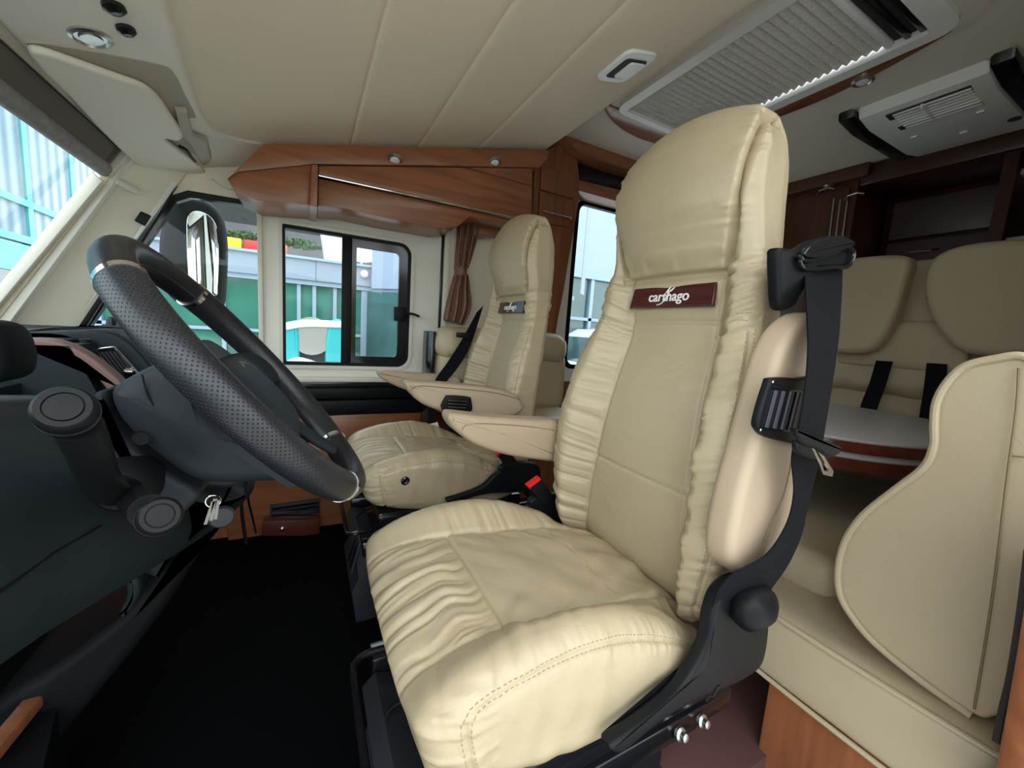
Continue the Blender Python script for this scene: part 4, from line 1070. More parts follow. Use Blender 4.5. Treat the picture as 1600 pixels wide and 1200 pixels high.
    link('slide_handle', tube(catmull([Vector((.22+dx, cy-.14, -.66)), Vector((.12+dx, cy-.15, -.66)), Vector((.085+dx, cy-.14, -.665)), Vector((.08+dx, cy-.10, -.665)), Vector((.08+dx, cy+.10, -.665)), Vector((.085+dx, cy+.14, -.665)), Vector((.12+dx, cy+.15, -.66)), Vector((.22+dx, cy+.14, -.66))], 5), .007, 10), 'blackgloss', root)
    link('wiring', tube(catmull([Vector((.18+dx, cy+.02, -.66)), Vector((.13+dx, cy+.04, -.70)), Vector((.14+dx, cy+.0, -.76)), Vector((.15+dx, cy+.03, -.80))], 6), .004, 6), 'rubber', root)
    # buckle on the inboard side
    by0 = cy+mir*.262
    bk = link('belt_buckle', prism([Vector((x+dx, by0-.012, z)) for x, z in ((.525, -.405), (.56, -.385), (.635, -.475), (.600, -.495))], (0, .024, 0), .004), 'black', root)
    link('release_button', prism([Vector((x+dx, by0-.010, z)) for x, z in ((.520, -.400), (.555, -.380), (.562, -.390), (.528, -.411))], (0, .020, 0), .002), 'red', bk)
    for k in range(9):
        x, z = .615+.0075*k, -.487-.011*k
        link('bellows_ring', lathe([(.017, 0), (.0145, .0055), (.017, .0105)], (x+dx, by0, z), (.6, 0, -.8), 16), 'rubber', bk)
    return root, back, cush
drv, drv_back, drv_c = cab_seat('captain_chair', 'large cream leather driver seat in the foreground with outer armrest folded up', .60, 1, 0, 1, True, None)
pas, pas_back, pas_c = cab_seat('captain_chair', 'cream leather passenger seat by the far wall with both armrests lowered', 1.395, -1, .035, 31, False, None)

def armrest(px, Y, d, par, mat='leather2', seamrow=True, name='armrest'):
    out = arm_outline(px, Y)
    if px[0] == (1238, 492): out = [p+Vector((0, Y-.345, 0)) for p in arm_outline(px, .345)]
    o = link(name, puff(out, (0, d, 0), min(.015, d*.42), .003, seg=6), mat, par, angle=180)
    return o, out
def arm_seam(par, px, Y):
    link('seam', tube(catmull([aY(u, v, Y) for u, v in px], 5), .0013, 6), 'seamdark', par)
# driver inboard armrest
a1, _ = armrest([(703, 652), (712, 647), (760, 652), (830, 657), (880, 662), (885, 700), (880, 722), (840, 720), (790, 712), (745, 697), (715, 676), (704, 662)], .845, .07, drv)
arm_seam(a1, ((722, 672), (730, 664), (760, 662), (820, 666), (866, 672)), .8445)
# passenger armrests
a2, _ = armrest([(636, 603), (646, 597), (700, 600), (770, 607), (806, 616), (818, 630), (818, 642), (800, 652), (760, 652), (700, 645), (665, 634), (645, 618)], 1.085, .07, pas)
arm_seam(a2, ((641, 610), (655, 603), (700, 606), (770, 613), (812, 624)), 1.084)
hs = link('adjuster_housing', prism(catmull(pl([(690, 640), (694, 620), (702, 617), (730, 619), (735, 624), (733, 644)], aY, 1.083), 3, True), (0, -.010, 0), .003), 'black', a2)
for k in range(3):
    link('roller_rib', tube([aY(699, 626+5*k, 1.072), aY(728, 628+5*k, 1.072)], .005, 8), 'blackgloss', hs)
a3, _ = armrest([(591, 583), (600, 579), (650, 583), (700, 587), (720, 592), (718, 612), (690, 613), (645, 612), (615, 602), (597, 592)], 1.66, .06, pas)
# driver outboard armrest, folded up beside the backrest
a4, _ = armrest([(1238, 492), (1258, 489), (1272, 500), (1274, 560), (1266, 650), (1250, 740), (1232, 815), (1210, 860), (1185, 888), (1150, 892), (1122, 878), (1117, 845), (1128, 780), (1150, 700), (1172, 620), (1190, 555), (1212, 515)], .318, .050, drv, name='armrest')
arm_seam(a4, ((1240, 700), (1225, 770), (1200, 830), (1184, 888)), .315)
hs = link('adjuster_housing', puff(catmull(pl([(1188, 600), (1196, 589), (1235, 590), (1262, 596), (1262, 690), (1240, 692), (1190, 682), (1173, 668), (1173, 650)], aY, .317), 3, True), (0, -.012, 0), .004), 'black', a4)
link('roller_recess', prism(pl([(1202, 606), (1252, 610), (1240, 676), (1188, 668)], aY, .305), (0, -.002, 0)), 'blackgloss', hs)
for k in range(4):
    link('roller_rib', tube([aY(1212+12*k, 610+1*k, .302), aY(1197+12*k, 668+1.5*k, .302)], .0032, 8), 'greyplastic', hs)
for (u, v) in ((1208, 597), (1189, 672)): link('screw', lathe([(.0022, 0), (.0015, .001)], aY(u, v, .304), (0, -1, 0), 12), 'steel', hs)
sl_ = [aY(u, v, .301) for u, v in ((1228, 730), (1220, 765), (1205, 805), (1190, 850))]

# ---- belts
def seatbelt(name, label, Ls, Rs, th=.002):
    o = thing(name, label, 'seat belt', ((Ls[0][0]+Rs[0][0])/2, (Ls[0][1]+Rs[0][1])/2, Ls[-1][2]), None)
    link('webbing', ribbon(Ls, Rs, th, 8), 'beltm', o, angle=60); return o
A3 = lambda L: [aY(u, v, Y) for u, v, Y in L]
dbelt = seatbelt('driver_seat_belt', 'black seat belt hanging from the driver seat shoulder, with tongue', 
    A3([(1256, 408, .372), (1258, 450, .335), (1261, 500, .298), (1262, 550, .285), (1257, 610, .278), (1247, 670, .275), (1237, 715, .278), (1240, 770, .282), (1228, 820, .285), (1195, 868, .29), (1140, 900, .305), (1115, 940, .325), (1108, 1000, .335)]),
    A3([(1316, 410, .372), (1315, 450, .335), (1312, 500, .298), (1307, 550, .285), (1298, 610, .278), (1289, 665, .275), (1279, 720, .278), (1262, 790, .280), (1252, 835, .283), (1232, 880, .287), (1208, 915, .305), (1185, 950, .325), (1165, 1010, .335)]))
anc = link('shoulder_guide', puff(catmull(pl([(1219, 392), (1226, 386), (1250, 388), (1275, 374), (1310, 367), (1330, 370), (1337, 385), (1337, 408), (1328, 420), (1300, 424), (1262, 430), (1250, 470), (1235, 484), (1222, 480), (1219, 440)], aY, .352), 4, True), (0, .022, 0), .008, .002), 'black', dbelt, angle=50)
link('guide_loop', tube(catmull(pl([(1249, 400), (1262, 408), (1305, 396), (1322, 386), (1334, 395), (1325, 416), (1300, 418), (1258, 420)], aY, .345), 5, True), .0035, 8, closed=True), 'blackgloss', anc)
link('guide_cap', puff(catmull(pl([(1248, 398), (1265, 380), (1300, 371), (1328, 378), (1318, 390), (1270, 404)], aY, .350), 4, True), (0, -.008, 0), .003), 'blackgloss', anc)
tg = link('belt_tongue', puff(catmull(pl([(1232, 668), (1246, 672), (1262, 680), (1300, 694), (1302, 703), (1285, 712), (1266, 700), (1240, 690)], aY, .266), 4, True), (0, -.010, 0), .003), 'black', dbelt)
link('tongue_collar', puff(catmull(pl([(1238, 686), (1250, 690), (1275, 706), (1276, 716), (1250, 712), (1236, 702)], aY, .268), 3, True), (0, -.008, 0), .003), 'black', dbelt)
def ringp(po, pi_, Y, d): return frame_ring(pl(po, aY, Y), pl(pi_, aY, Y), (0, d, 0))
link('metal_blade', ringp([(1262, 692), (1276, 698), (1300, 736), (1298, 744), (1284, 741), (1278, 725)], [(1269, 698), (1273, 701), (1292, 732), (1291, 736), (1285, 735), (1281, 723)], .262, -.002), 'chrome', tg, smooth=False)
pbelt = seatbelt('passenger_seat_belt', 'black seat belt crossing the outer edge of the passenger seat backrest',
    A3([(745, 488, 1.60), (722, 530, 1.62), (700, 565, 1.62), (682, 590, 1.61), (673, 612, 1.62), (668, 640, 1.63), (671, 664, 1.64)]),
    A3([(755, 478, 1.60), (735, 540, 1.62), (715, 575, 1.62), (696, 598, 1.61), (686, 615, 1.62), (680, 640, 1.63), (683, 668, 1.64)]))
link('belt_tongue', box(aY(722, 524, 1.60)-Vector((.025, .01, .01)), aY(722, 524, 1.60)+Vector((.03, .01, .012)), .004), 'black', pbelt)
link('white_insert', prism(pl([(669, 664), (684, 660), (692, 686), (678, 690)], aY, 1.60), (0, .01, 0), .002), 'white', pas)
link('side_button', lathe([(.013, 0), (.013, .003), (.008, .006), (.004, .004)], aY(633, 751, 1.146), (0, -1, 0), 24), 'blackgloss', pas_c)
link('side_tag', box(aY(821, 628, 1.17)-Vector((.004, .003, .012)), aY(821, 628, 1.17)+Vector((.006, .003, .014)), .001), 'black', pas_back)

# ================================================================== STEERING WHEEL
C0 = Vector((-.057, .598, -.083)); th_ = math.radians(50.2)
U = Vector((math.cos(th_), 0, -math.sin(th_))); Vv = Vector((0, 1, 0)); NN = U.cross(Vv)
sw = thing('steering_wheel', 'black leather steering wheel with perforated grips and chrome rings', 'steering wheel', C0)
RM = .1825
def rim_arc(a0, a1, rfun, k=70, m=28):
    V = []; Fc = []; full = abs(a1-a0) >= 359.9
    for i in range(k+1):
        a = math.radians(a0+(a1-a0)*i/k); e = U*math.cos(a)+Vv*math.sin(a)
        for j in range(m):
            b = 2*math.pi*j/m; r = rfun(math.degrees(a)); V.append(C0+e*(RM+r*math.cos(b))+NN*(r*1.08*math.sin(b)))
    UVs = []
    for i in range(k):
        for j in range(m):
            Fc.append((i*m+j, (i+1)*m+j, (i+1)*m+(j+1) % m, i*m+(j+1) % m))
            u0, u1 = (a0+(a1-a0)*i/k)/360, (a0+(a1-a0)*(i+1)/k)/360
            UVs += [(u0, j/m), (u1, j/m), (u1, (j+1)/m), (u0, (j+1)/m)]
    Fc.append(tuple(range(m))[::-1]); Fc.append(tuple(k*m+j for j in range(m)))
    UVs += [(0, 0)]*(2*m)
    me = mk(V, Fc); uv = me.uv_layers.new(name='UVMap')
    for i, q in enumerate(UVs): uv.data[i].uv = q
    return me
rt, rg = .0165, .0178
link('rim_section', rim_arc(-222, -138, lambda a: rt, 50), 'rim', sw, label='smooth leather top of the rim')
link('rim_section', rim_arc(-34, 34, lambda a: rt, 50), 'rim', sw, label='smooth leather bottom of the rim')
link('grip', rim_arc(-137, -35, lambda a: rg), 'perf', sw, label='perforated grip nearest the door')
link('grip', rim_arc(35, 137, lambda a: rg), 'perf', sw, label='perforated grip on the far side')
for a in (-138, -34, 34, 138):
    link('chrome_ring', rim_arc(a-1.0, a+1.0, lambda q: .0183, 2), 'chrome', sw)
def wp(u, v, n): return C0+U*u+Vv*v+NN*n
# inner seam line of rim
link('rim_seam', tube([wp((RM-.0165)*math.cos(t), (RM-.0165)*math.sin(t), .003) for t in np.linspace(math.pi*.78, math.pi*1.22, 30)], .0009, 6), 'greyplastic', sw)
# hub pad
def hub_warp(s): return np.stack([s[:, 0], s[:, 1], s[:, 2]], 1)
def hubdf(s):
    x, y, z = s[:, 0], s[:, 1], s[:, 2]
    z = z-.9*(x**2+y**2)*(z > 0)
    wid = 1-.25*sm((x-.02)/.07)
    P = np.array(C0)+np.outer(x*.80+.022, np.array(U))+np.outer(y*wid, np.array(Vv))+np.outer(z*.8-.016, np.array(NN)); return P
link('hub_pad', rbox((.082, .092, .028), (.04, .045, .014), (36, 36, 10), hubdf), 'dash', sw, angle=180)
link('hub_back', lathe([(.070, -.035), (.078, -.02), (.07, -.008)], C0, NN, 40), 'black', sw)
def spoke(pts, w0, w1, th):
    V = []; Fc = []; m = len(pts)
    for i, p in enumerate(pts):
        w = w0+(w1-w0)*i/(m-1); t = (pts[min(i+1, m-1)]-pts[max(i-1, 0)]).normalized(); s = t.cross(NN).normalized()
        for j in range(14):
            b = 2*math.pi*j/14; V.append(p+s*w*math.cos(b)+NN*th*math.sin(b))
    for i in range(m-1):
        for j in range(14): Fc.append((i*14+j, (i+1)*14+j, (i+1)*14+(j+1) % 14, i*14+(j+1) % 14))
    return mk(V, Fc)
for s in (-1, 1):
    link('spoke', spoke(catmull([wp(-.01, s*.06, -.012), wp(-.008, s*.12, -.012), wp(0, s*.168, -.004), wp(0, s*.182, 0)], 5), .034, .030, .010), 'dash', sw, angle=180)
    link('spoke', spoke(catmull([wp(.06, s*.035, -.014), wp(.11, s*.055, -.012), wp(.155, s*.07, -.004), wp(.168, s*.074, 0)], 5), .018, .015, .008), 'dash', sw, angle=180)
# round emblem and lettering on the hub
em = link('emblem', lathe([(.030, 0), (.030, .003), (.026, .006), (.022, .004), (.001, .004)], wp(.000, 0, -.002), NN, 40), 'chrome', sw)
# ---- steering column shroud
sc_ = thing('steering_column', 'dark grey steering column shroud with two round-ended control stalks', 'steering column', (-.15, .6, -.25))
def colP(u, v, Y): return aY(u, v, Y)
sh_px = [(163, 622), (172, 605), (200, 588), (240, 568), (262, 556), (300, 575), (350, 620), (420, 690), (478, 742), (478, 752), (440, 758), (380, 762), (330, 762), (290, 752), (245, 722), (205, 688), (176, 655)]
shp = catmull([aY(u, v, .50) for u, v in sh_px], 4, True)
link('column_shroud', puff(shp, (0, .20, 0), .022, .006, seg=6), 'dash2', sc_, angle=60)
link('shroud_seam', tube(catmull([aY(u, v, .4985) for u, v in ((222, 585), (232, 620), (255, 650), (295, 684))], 5), .0010, 6), 'rubber', sc_)
link('shroud_seam', tube(catmull([aY(u, v, .4985) for u, v in ((290, 688), (300, 680), (330, 670), (345, 655))], 5), .0010, 6), 'rubber', sc_)
link('screw_recess', lathe([(.007, 0), (.007, .001), (.005, -.001)], aY(220, 684, .495), (0, -1, 0), 20), 'rubber', sc_)
# column tower panel between shroud and dash
link('column_panel', puff(catmull([aY(u, v, .53) for u, v in ((140, 625), (165, 612), (172, 650), (205, 695), (250, 735), (310, 770), (290, 800), (250, 830), (215, 800), (175, 740), (150, 690))], 3, True), (0, .14, 0), .008), 'dash2', sc_, angle=60)
def stalk(axis_pts, radii, knob_c, knob_ax, kr, name):
    st = link(name, tube(catmull(axis_pts, 8), 0, 20, rs=[np.interp(i/(8*(len(axis_pts)-1)), np.linspace(0, 1, len(radii)), radii) for i in range(8*(len(axis_pts)-1)+1)]), 'black', sc_, angle=60)
    kp = link('knob', lathe([(kr*.80, -.026), (kr*.96, -.022), (kr, -.012), (kr, -.005), (kr*.93, 0), (kr*.82, .002), (kr*.62, .002), (kr*.60, .0005), (kr*.575, .0005), (kr*.555, .0025), (.001, .003)], knob_c, knob_ax, 48), 'black', st, angle=30)
    link('knob_ring', lathe([(kr*1.01, -.013), (kr*1.015, -.012), (kr*1.015, -.011), (kr*1.01, -.010)], knob_c, knob_ax, 48), 'greyplastic', kp)
    return st, kp
k1 = aY(100, 637, .36); 
stalk([aY(205, 765, .50), aY(178, 768, .475), aY(155, 745, .445), aY(140, 705, .405), aY(122, 665, .38)], [.010, .013, .013, .013, .0133], k1+Vector((0, .0, 0)), (k1*-1+Vector((-.05, 0, .12))).normalized(), .0162, 'control_stalk')
k2 = aY(250, 806, .385)
stalk([aY(200, 772, .50), aY(215, 785, .46), aY(232, 798, .42)], [.011, .013, .0135], k2, (k2*-1+Vector((.02, 0, .02))).normalized(), .0150, 'control_stalk')
link('stalk_boot', lathe([(.030, -.02), (.028, 0), (.022, .012), (.018, .016)], aY(196, 760, .52), (0, -1, 0), 30), 'rubber', sc_)
# ================================================================== DASHBOARD
db = thing('dashboard', 'charcoal moulded dashboard across the cab with mauve trim arc and air vents', 'dashboard', (-.5, 1.0, -.5))
# driver-side fascia: lofted profile (x,z offsets) along Y
STN = [.12, .25, .40, .55, .70, .85, 1.0, 1.15]
def prof_at(Y):
    s = Y
    xe = ip(Y, [(.12, -.19), (.40, -.212), (.50, -.212), (.60, -.192), (.75, -.155), (.85, -.130), (1.0, -.108), (1.15, -.12)])      # x of the lower lip
    ze = ip(Y, [(.12, -.22), (.30, -.250), (.40, -.288), (.50, -.318), (.60, -.342), (.75, -.375), (.85, -.392), (1.15, -.43)])
    xt = ip(Y, [(.12, -.30), (.40, -.275), (.60, -.29), (.9, -.24), (1.15, -.30)])                      # x of the upper edge
    zt = ip(Y, [(.12, -.075), (.40, -.085), (.60, -.105), (.85, -.15), (1.15, -.20)])
    return [(-.55, zt+.01), (xt-.05, zt+.004), (xt, zt-.012), (xt+(xe-xt)*.45, zt-.05), (xe-.01, (zt*.55+ze*.45)), (xe+.006, ze+.06), (xe+.004, ze+.025), (xe-.02, ze-.004), (xe-.10, ze-.03), (-.55, ze-.06)]
rows = []
for Y in np.linspace(.12, 1.15, 36):
    rows.append([Vector((x, Y, z)) for x, z in catmull([(a, b, 0) for a, b in prof_at(Y)], 6) and [(p.x, p.y) for p in catmull([(a, b, 0) for a, b in prof_at(Y)], 6)]])
m_ = len(rows[0]); V = [p for r in rows for p in r]; Fc = [(i*m_+j, (i+1)*m_+j, (i+1)*m_+j+1, i*m_+j+1) for i in range(len(rows)-1) for j in range(m_-1)]
Fc += [((i+1)*m_, i*m_, i*m_+m_-1, (i+1)*m_+m_-1) for i in range(len(rows)-1)]
Fc += [tuple(range(m_)), tuple((len(rows)-1)*m_+j for j in range(m_))[::-1]]
bm = bmesh.new(); bm.from_mesh(mk(V, Fc)); link('lower_fascia', frombm(bm), 'dash', db, angle=60)
def dashpt(Y, t):
    q = catmull([(a, b, 0) for a, b in prof_at(Y)], 6); f = t*(len(q)-1); i = int(f); i = min(i, len(q)-2); p = q[i].lerp(q[i+1], f-i); return Vector((p.x, Y, p.y))
link('fascia_seam', tube(catmull([dashpt(Y, ip(Y, [(.3, .56), (.55, .50)]))+Vector((.0006, 0, 0)) for Y in (.3, .37, .44, .5, .56)], 5), .0014, 6), 'rubber', db)
# instrument hood
link('instrument_hood', puff(catmull([aY(u, v, .52) for u, v in ((-120, 505), (-70, 500), (-35, 505), (-14, 520), (-2, 544), (2, 572), (-6, 594), (-30, 604), (-70, 606), (-120, 606))], 4, True), (0, .07, 0), .02), 'rubber', db, angle=60)
link('hood_pin', tube([aY(10, 556, .56), aY(42, 556, .58)], .0028, 8), 'rubber', db)
# dash top pad, far side
def top_pt(u, v):
    x = -1.15+u*.80; y = .50+v*1.44
    return Vector((x, y, -.055-.09*sm(np.array((u-.72)/.28))*1.0-.02*(1-v)*0+.0*u))
link('dash_top', slab(lambda u, v: Vector((-1.20+.78*u, .45+1.50*v, -.090+.006*math.sin(u*3)-.05*float(sm(np.array((u-.80)/.20))))), 24, 8, (0, 0, -.05)), 'dash', db)
link('dash_top_lid', puff(catmull([aZ(u, v, -.080) for u, v in ((72, 527), (130, 520), (205, 512), (232, 522), (205, 532), (110, 540), (60, 540))], 4, True), (0, 0, .012), .004), 'black', db)
# passenger fascia body, below the top
def facia(u, v):
    y = .95+1.0*v; z = -.075-.40*u
    return Vector((-.36+.06*math.sin(u*2.6)-.10*float(sm(np.array((u-.6)/.4)))-.04*v, y, z))
link('passenger_fascia', slab(facia, 20, 10, (-.25, 0, 0)), 'dash', db)
def yp(px, Y, d, r, mat, name, par=db, k=4, **kw): return link(name, puff(catmull(pl(px, aY, Y), k, True), (0, d, 0), r, **kw), mat, par, angle=60)
# concentric arcs: brown-black binnacle side, mauve arc, charcoal arc, vent panel
yp([(28, 534), (60, 533), (100, 541), (140, 560), (172, 588), (188, 606), (165, 620), (140, 640), (60, 600), (28, 560)], .98, .04, .008, 'rubber', 'binnacle_side')
yp([(24, 530), (60, 529), (95, 534), (130, 550), (165, 575), (196, 606), (172, 614), (150, 590), (118, 565), (85, 551), (50, 547), (24, 547)], .95, .03, .006, 'mauve', 'mauve_trim_arc')
yp([(30, 520), (90, 517), (150, 515), (185, 524), (215, 548), (240, 580), (250, 600), (200, 608), (165, 572), (130, 548), (95, 532), (30, 529)], 1.06, .10, .008, 'dash', 'vent_surround')
ve = yp([(137, 549), (172, 544), (182, 549), (218, 588), (196, 596), (180, 590)], 1.055, .012, .003, 'rubber', 'air_vent')
for k in range(7):
    link('vent_slat', tube([aY(146+6.2*k, 551-.4*k, 1.048), aY(178+5.2*k, 589-.5*k, 1.048)], .0022, 6), 'greyplastic', ve)
link('vent_wheel', lathe([(.010, -.006), (.010, .006)], aY(203, 582, 1.047), (1, 0, 0), 16), 'chrome', ve)
link('vent_rim', tube(catmull(pl([(135, 549), (174, 543), (184, 548), (221, 589)], aY, 1.050), 4), .0022, 6), 'steel', ve)
yp([(28, 519), (90, 513), (150, 509), (200, 514), (228, 532), (255, 570), (262, 600), (250, 602), (236, 570), (212, 540), (185, 521), (150, 515), (90, 518), (28, 524)], 1.20, .06, .006, 'black', 'centre_arc')
v2 = yp([(84, 536), (100, 531), (142, 530), (128, 536), (105, 541)], 1.045, .01, .002, 'ventdark', 'demister_slot')
yp([(208, 533), (225, 531), (245, 538), (262, 560), (262, 580), (250, 580), (232, 555)], 1.5, .06, .006, 'rubber', 'centre_vent')
for k in range(3): link('vent_slat', tube([aY(216+5*k, 538+6*k, 1.49), aY(240+5*k, 536+6*k, 1.49)], .003, 6), 'greyplastic', db)
yp([(224, 548), (240, 545), (262, 575), (262, 600), (248, 596)], 1.44, .02, .003, 'grey', 'radio_panel')
# phone holder
ph = thing('phone_holder', 'small grey two-pronged phone holder standing on the dashboard', 'phone holder', aY(172, 521, 1.45))
for pxs in ([(161, 521), (165, 499), (168, 495), (174, 496), (176, 505), (174, 521)], [(178, 521), (183, 500), (186, 496), (190, 497), (191, 508), (193, 522)]):
    link('prong', prism(pl(pxs, aY, 1.45), (0, .035, 0), .004), 'greyplastic', ph)
link('base', prism(pl([(157, 519), (197, 520), (199, 527), (157, 526)], aY, 1.44), (0, .05, 0), .004), 'greyplastic', ph)
# lower column cover and knee area, footwell
kn = yp([(250, 752), (300, 760), (350, 765), (385, 755), (372, 790), (340, 815), (300, 850), (255, 880), (215, 905), (240, 850)], .72, .35, .02, 'black', 'knee_cover')
yp([(372, 756), (352, 800), (315, 860), (270, 935), (215, 1010), (150, 1090), (100, 1150), (60, 1200), (-30, 1200), (-30, 1120), (90, 1040), (190, 960), (230, 905), (300, 850)], 1.02, .30, .02, 'black', 'kick_panel')
yp([(195, 905), (216, 905), (219, 925), (208, 950), (190, 968), (186, 955), (196, 935)], .95, .05, .008, 'dash', 'hinge_arm')
fw = link('cable', tube(catmull([aY(390, 745, 1.3), aY(388, 780, 1.35), aY(395, 810, 1.4), aY(400, 833, 1.4)], 6), .003, 8), 'rubber'); tag(fw, 'thin black cable hanging under the dashboard beside the wood panel', 'cable')
fw = link('cable_end', tube(catmull([aY(377, 760, 1.3), aY(378, 800, 1.3), aY(385, 850, 1.3)], 6), .0045, 8), 'rubber'); tag(fw, 'thicker black cable looping under the dashboard near the keys', 'cable')
# ignition keys
ky = thing('keys', 'bunch of keys hanging with a round grey fob under the steering column', 'keys', aY(335, 805, .68))
link('fob', lathe([(.001, 0), (.014, .001), (.017, .004), (.014, .007), (.001, .008)], aY(346, 806, .68), (.2, -1, 0), 28), 'greyplastic', ky)
for (a, b_) in (((333, 780), (327, 814)), ((330, 784), (318, 820)), ((337, 782), (334, 812))):
    p, q = aY(*a, .67), aY(*b_, .67); link('key', prism([p, p+Vector((.005, 0, 0)), q+Vector((.004, 0, 0)), q], (0, .002, 0)), plain('worn_nickel', (.25, .24, .22), .45, metal=1), ky)
link('key_ring', tube([aY(333, 783, .675)+Vector((.009*math.cos(t), 0, .009*math.sin(t))) for t in np.linspace(0, 2*math.pi, 20, endpoint=False)], .001, 6, closed=True), 'chrome', ky)
# wooden step edge at lower left, recess
ws = link('entrance_step_edge', prism([aZ(u, v, -.80) for u, v in ((-20, 1178), (82, 1056), (98, 1066), (-20, 1215))], (0, 0, .025), .005), 'wood'); tag(ws, 'cherry wood strip on the step edge at the lower left by the door', 'step')
struct('trim_16', prism([aZ(u, v, -.81) for u, v in ((-20, 1210), (98, 1066), (60, 1230), (-20, 1300))], (0, 0, -.17), 0), 'black')

# ================================================================== OUTSIDE
quad_wall('ground', (-40, -30, -2.05), (40, 40, -2.0), 'ground')
mr = thing('door_mirror', 'black-housed exterior door mirror beyond the quarter window', 'mirror', (-.45, 2.35, .1))
MY = 2.32
link('mirror_housing', puff(catmull(pl([(252, 345), (262, 318), (285, 305), (320, 312), (344, 335), (352, 380), (350, 450), (345, 480), (330, 486), (270, 470), (250, 430), (246, 380)], aY, MY), 4, True), (0, .10, 0), .03, .01), 'rubber', mr, angle=60)
link('mirror_arm', tube(catmull([aY(300, 330, MY+.05), aY(265, 300, MY), aY(250, 285, 2.1), aY(240, 270, 2.05)], 5), .022, 12), 'rubber', mr)
MM = np.array(aY(320, 400, MY-.022)); 
link('mirror_pane', puff(catmull(pl([(294, 338), (310, 330), (330, 340), (340, 360), (342, 400), (340, 450), (336, 462), (300, 456), (294, 420), (292, 370)], aP, MM, (-.50, 1, -.03)), 4, True), (0, -.004, 0), .0015), 'mirror', mr)

BY = 8.0
bd = thing('glazed_building', 'blue-grey metal clad building with green tinted glazing outside the side windows', 'building', (-1, 8.2, -2))
def bq(x0, x1, z0, z1, mat, name, y0=BY, y1=BY+.3, par=bd): return link(name, box((x0, y0, z0), (x1, y1, z1)), mat, par, smooth=False)
bq(-2.75, 1.22, .66, 1.0, 'bgrey', 'fascia', BY-.1)
bq(-2.75, 1.22, 1.0, 1.04, 'bluem', 'parapet_cap', BY-.16)
bq(-2.75, 1.22, .58, .66, 'bluem', 'gutter', BY-.05)
bq(-2.75, 1.25, -2, .60, 'bglass', 'glazing', BY+.06)
for x in [-2.7, -2.1, -1.2]+[aY(q_, 500, BY).x for q_ in (467, 491, 523, 574)]: bq(x-.03, x+.03, -2, .6, 'bluem', 'mullion', BY)
bq(-2.75, 1.22, -.29, -.24, 'bluem', 'transom', BY)
for x in (-1.7, .15): bq(x, x+.01, .66, 1.0, 'timber', 'joint', BY-.105)
bq(.92, 1.25, -2, .6, 'bluem', 'door_frame', BY-.02)
# returning wing, coming towards the camper
def wing(px0, px1): pass
Wa = Vector((1.22, BY-.1, 0)); Wb = Vector((3.4, 5.2, 0))
wdv = (Wb-Wa).normalized(); wn = Vector((wdv.y, -wdv.x, 0))*-1
def wq(s0, s1, z0, z1, off, mat, name, par=bd):
    a, b = Wa+wdv*s0, Wa+wdv*s1
    pts = [Vector((a.x, a.y, z0)), Vector((b.x, b.y, z0)), Vector((b.x, b.y, z1)), Vector((a.x, a.y, z1))]
    return link(name, prism([p+wn*off for p in pts], -wn*.2), mat, par, smooth=False)
L_ = (Wb-Wa).length
wq(0, L_, .62, 3.6, .0, 'bgrey2', 'wing_cladding'); wq(0, L_, .54, .62, .03, 'bgrey', 'wing_gutter'); wq(0, L_, -2, .55, -.1, 'bglass2', 'wing_glazing')
for k in range(9): wq(.38*k, .38*k+.05, -2, .55, -.04, 'bluem', 'wing_mullion')
wq(0, L_, -.28, -.23, -.04, 'bluem', 'wing_transom'); wq(.15, .38, -2, .5, -.05, 'bluem', 'wing_door')
for z in (-.75, .02): wq(.12, .2, z, z+.09, .0, 'white', 'wing_sign')
for k in range(14): wq(.3*k, .3*k+.012, .62, 3.6, .012, 'bgrey', 'cladding_rib')
# terrace with planters on the roof
ter = thing('terrace_wall', 'weathered grey timber slat wall behind the roof terrace', 'wall', (-3, 11, 1))
for k in range(9): link('timber_slat', box((-3.4, 10.6+.12*k, 1.02+.34*k), (6, 10.7+.12*k, 1.28+.34*k)), 'timber', ter, smooth=False)
link('timber_back', box((-3.4, 10.85, 1.0), (6, 10.9, 4.0)), 'ventdark', ter, smooth=False)
link('terrace_slab', box((-2.75, 8.3, .9), (6, 12.5, 1.0)), 'bgrey', ter, smooth=False)
def planter(x, w, mat, lab, y=8.05, h=.18, z=1.04, cat='planter'):
    o = link('planter_box', box((x, y, z), (x+w, y+.25, z+h), .02), mat); tag(o, lab, cat); return o
x0 = aY(346, 380, 8).x
planter(x0-.02, .28, 'yellow', 'yellow box on the roof edge beside the red planter')
planter(x0+.30, .42, 'red', 'long red planter on the roof edge seen past the mirror')
planter(x0+.76, .16, 'terra', 'terracotta planter on the roof edge at the end of the row')
def bush(c, rx, ry, rz, seed, n=500, leaf=.05, mat='green'):
    rnd = random.Random(seed); V = []; Fc = []
    for _ in range(n):
        while True:
            p = Vector((rnd.uniform(-1, 1), rnd.uniform(-1, 1), rnd.uniform(-1, 1)))
            if p.length < 1: break
        p = Vector((p.x*rx, p.y*ry, p.z*rz))+Vector(c); a = Vector((rnd.gauss(0, 1), rnd.gauss(0, 1), rnd.gauss(0, 1))).normalized()*leaf; b = a.orthogonal().normalized()*leaf*.5
        i = len(V); V += [p-a, p+b, p+a, p-b]; Fc.append((i, i+1, i+2, i+3))
    return mk(V, Fc)
for k, (px_, lab) in enumerate((((380, 388), 'low green plant in the row of roof planters'), ((470, 393), 'trailing white-flowered plant at the left of the window, on the roof edge'))):
    c = aY(*px_, 8.2); o = link('terrace_plant', bush((c.x, 8.2, 1.29), .36, .10, .09, k, 260, .035), 'green', smooth=False); tag(o, lab, 'plant')
urn = aY(527, 395, 8.15)
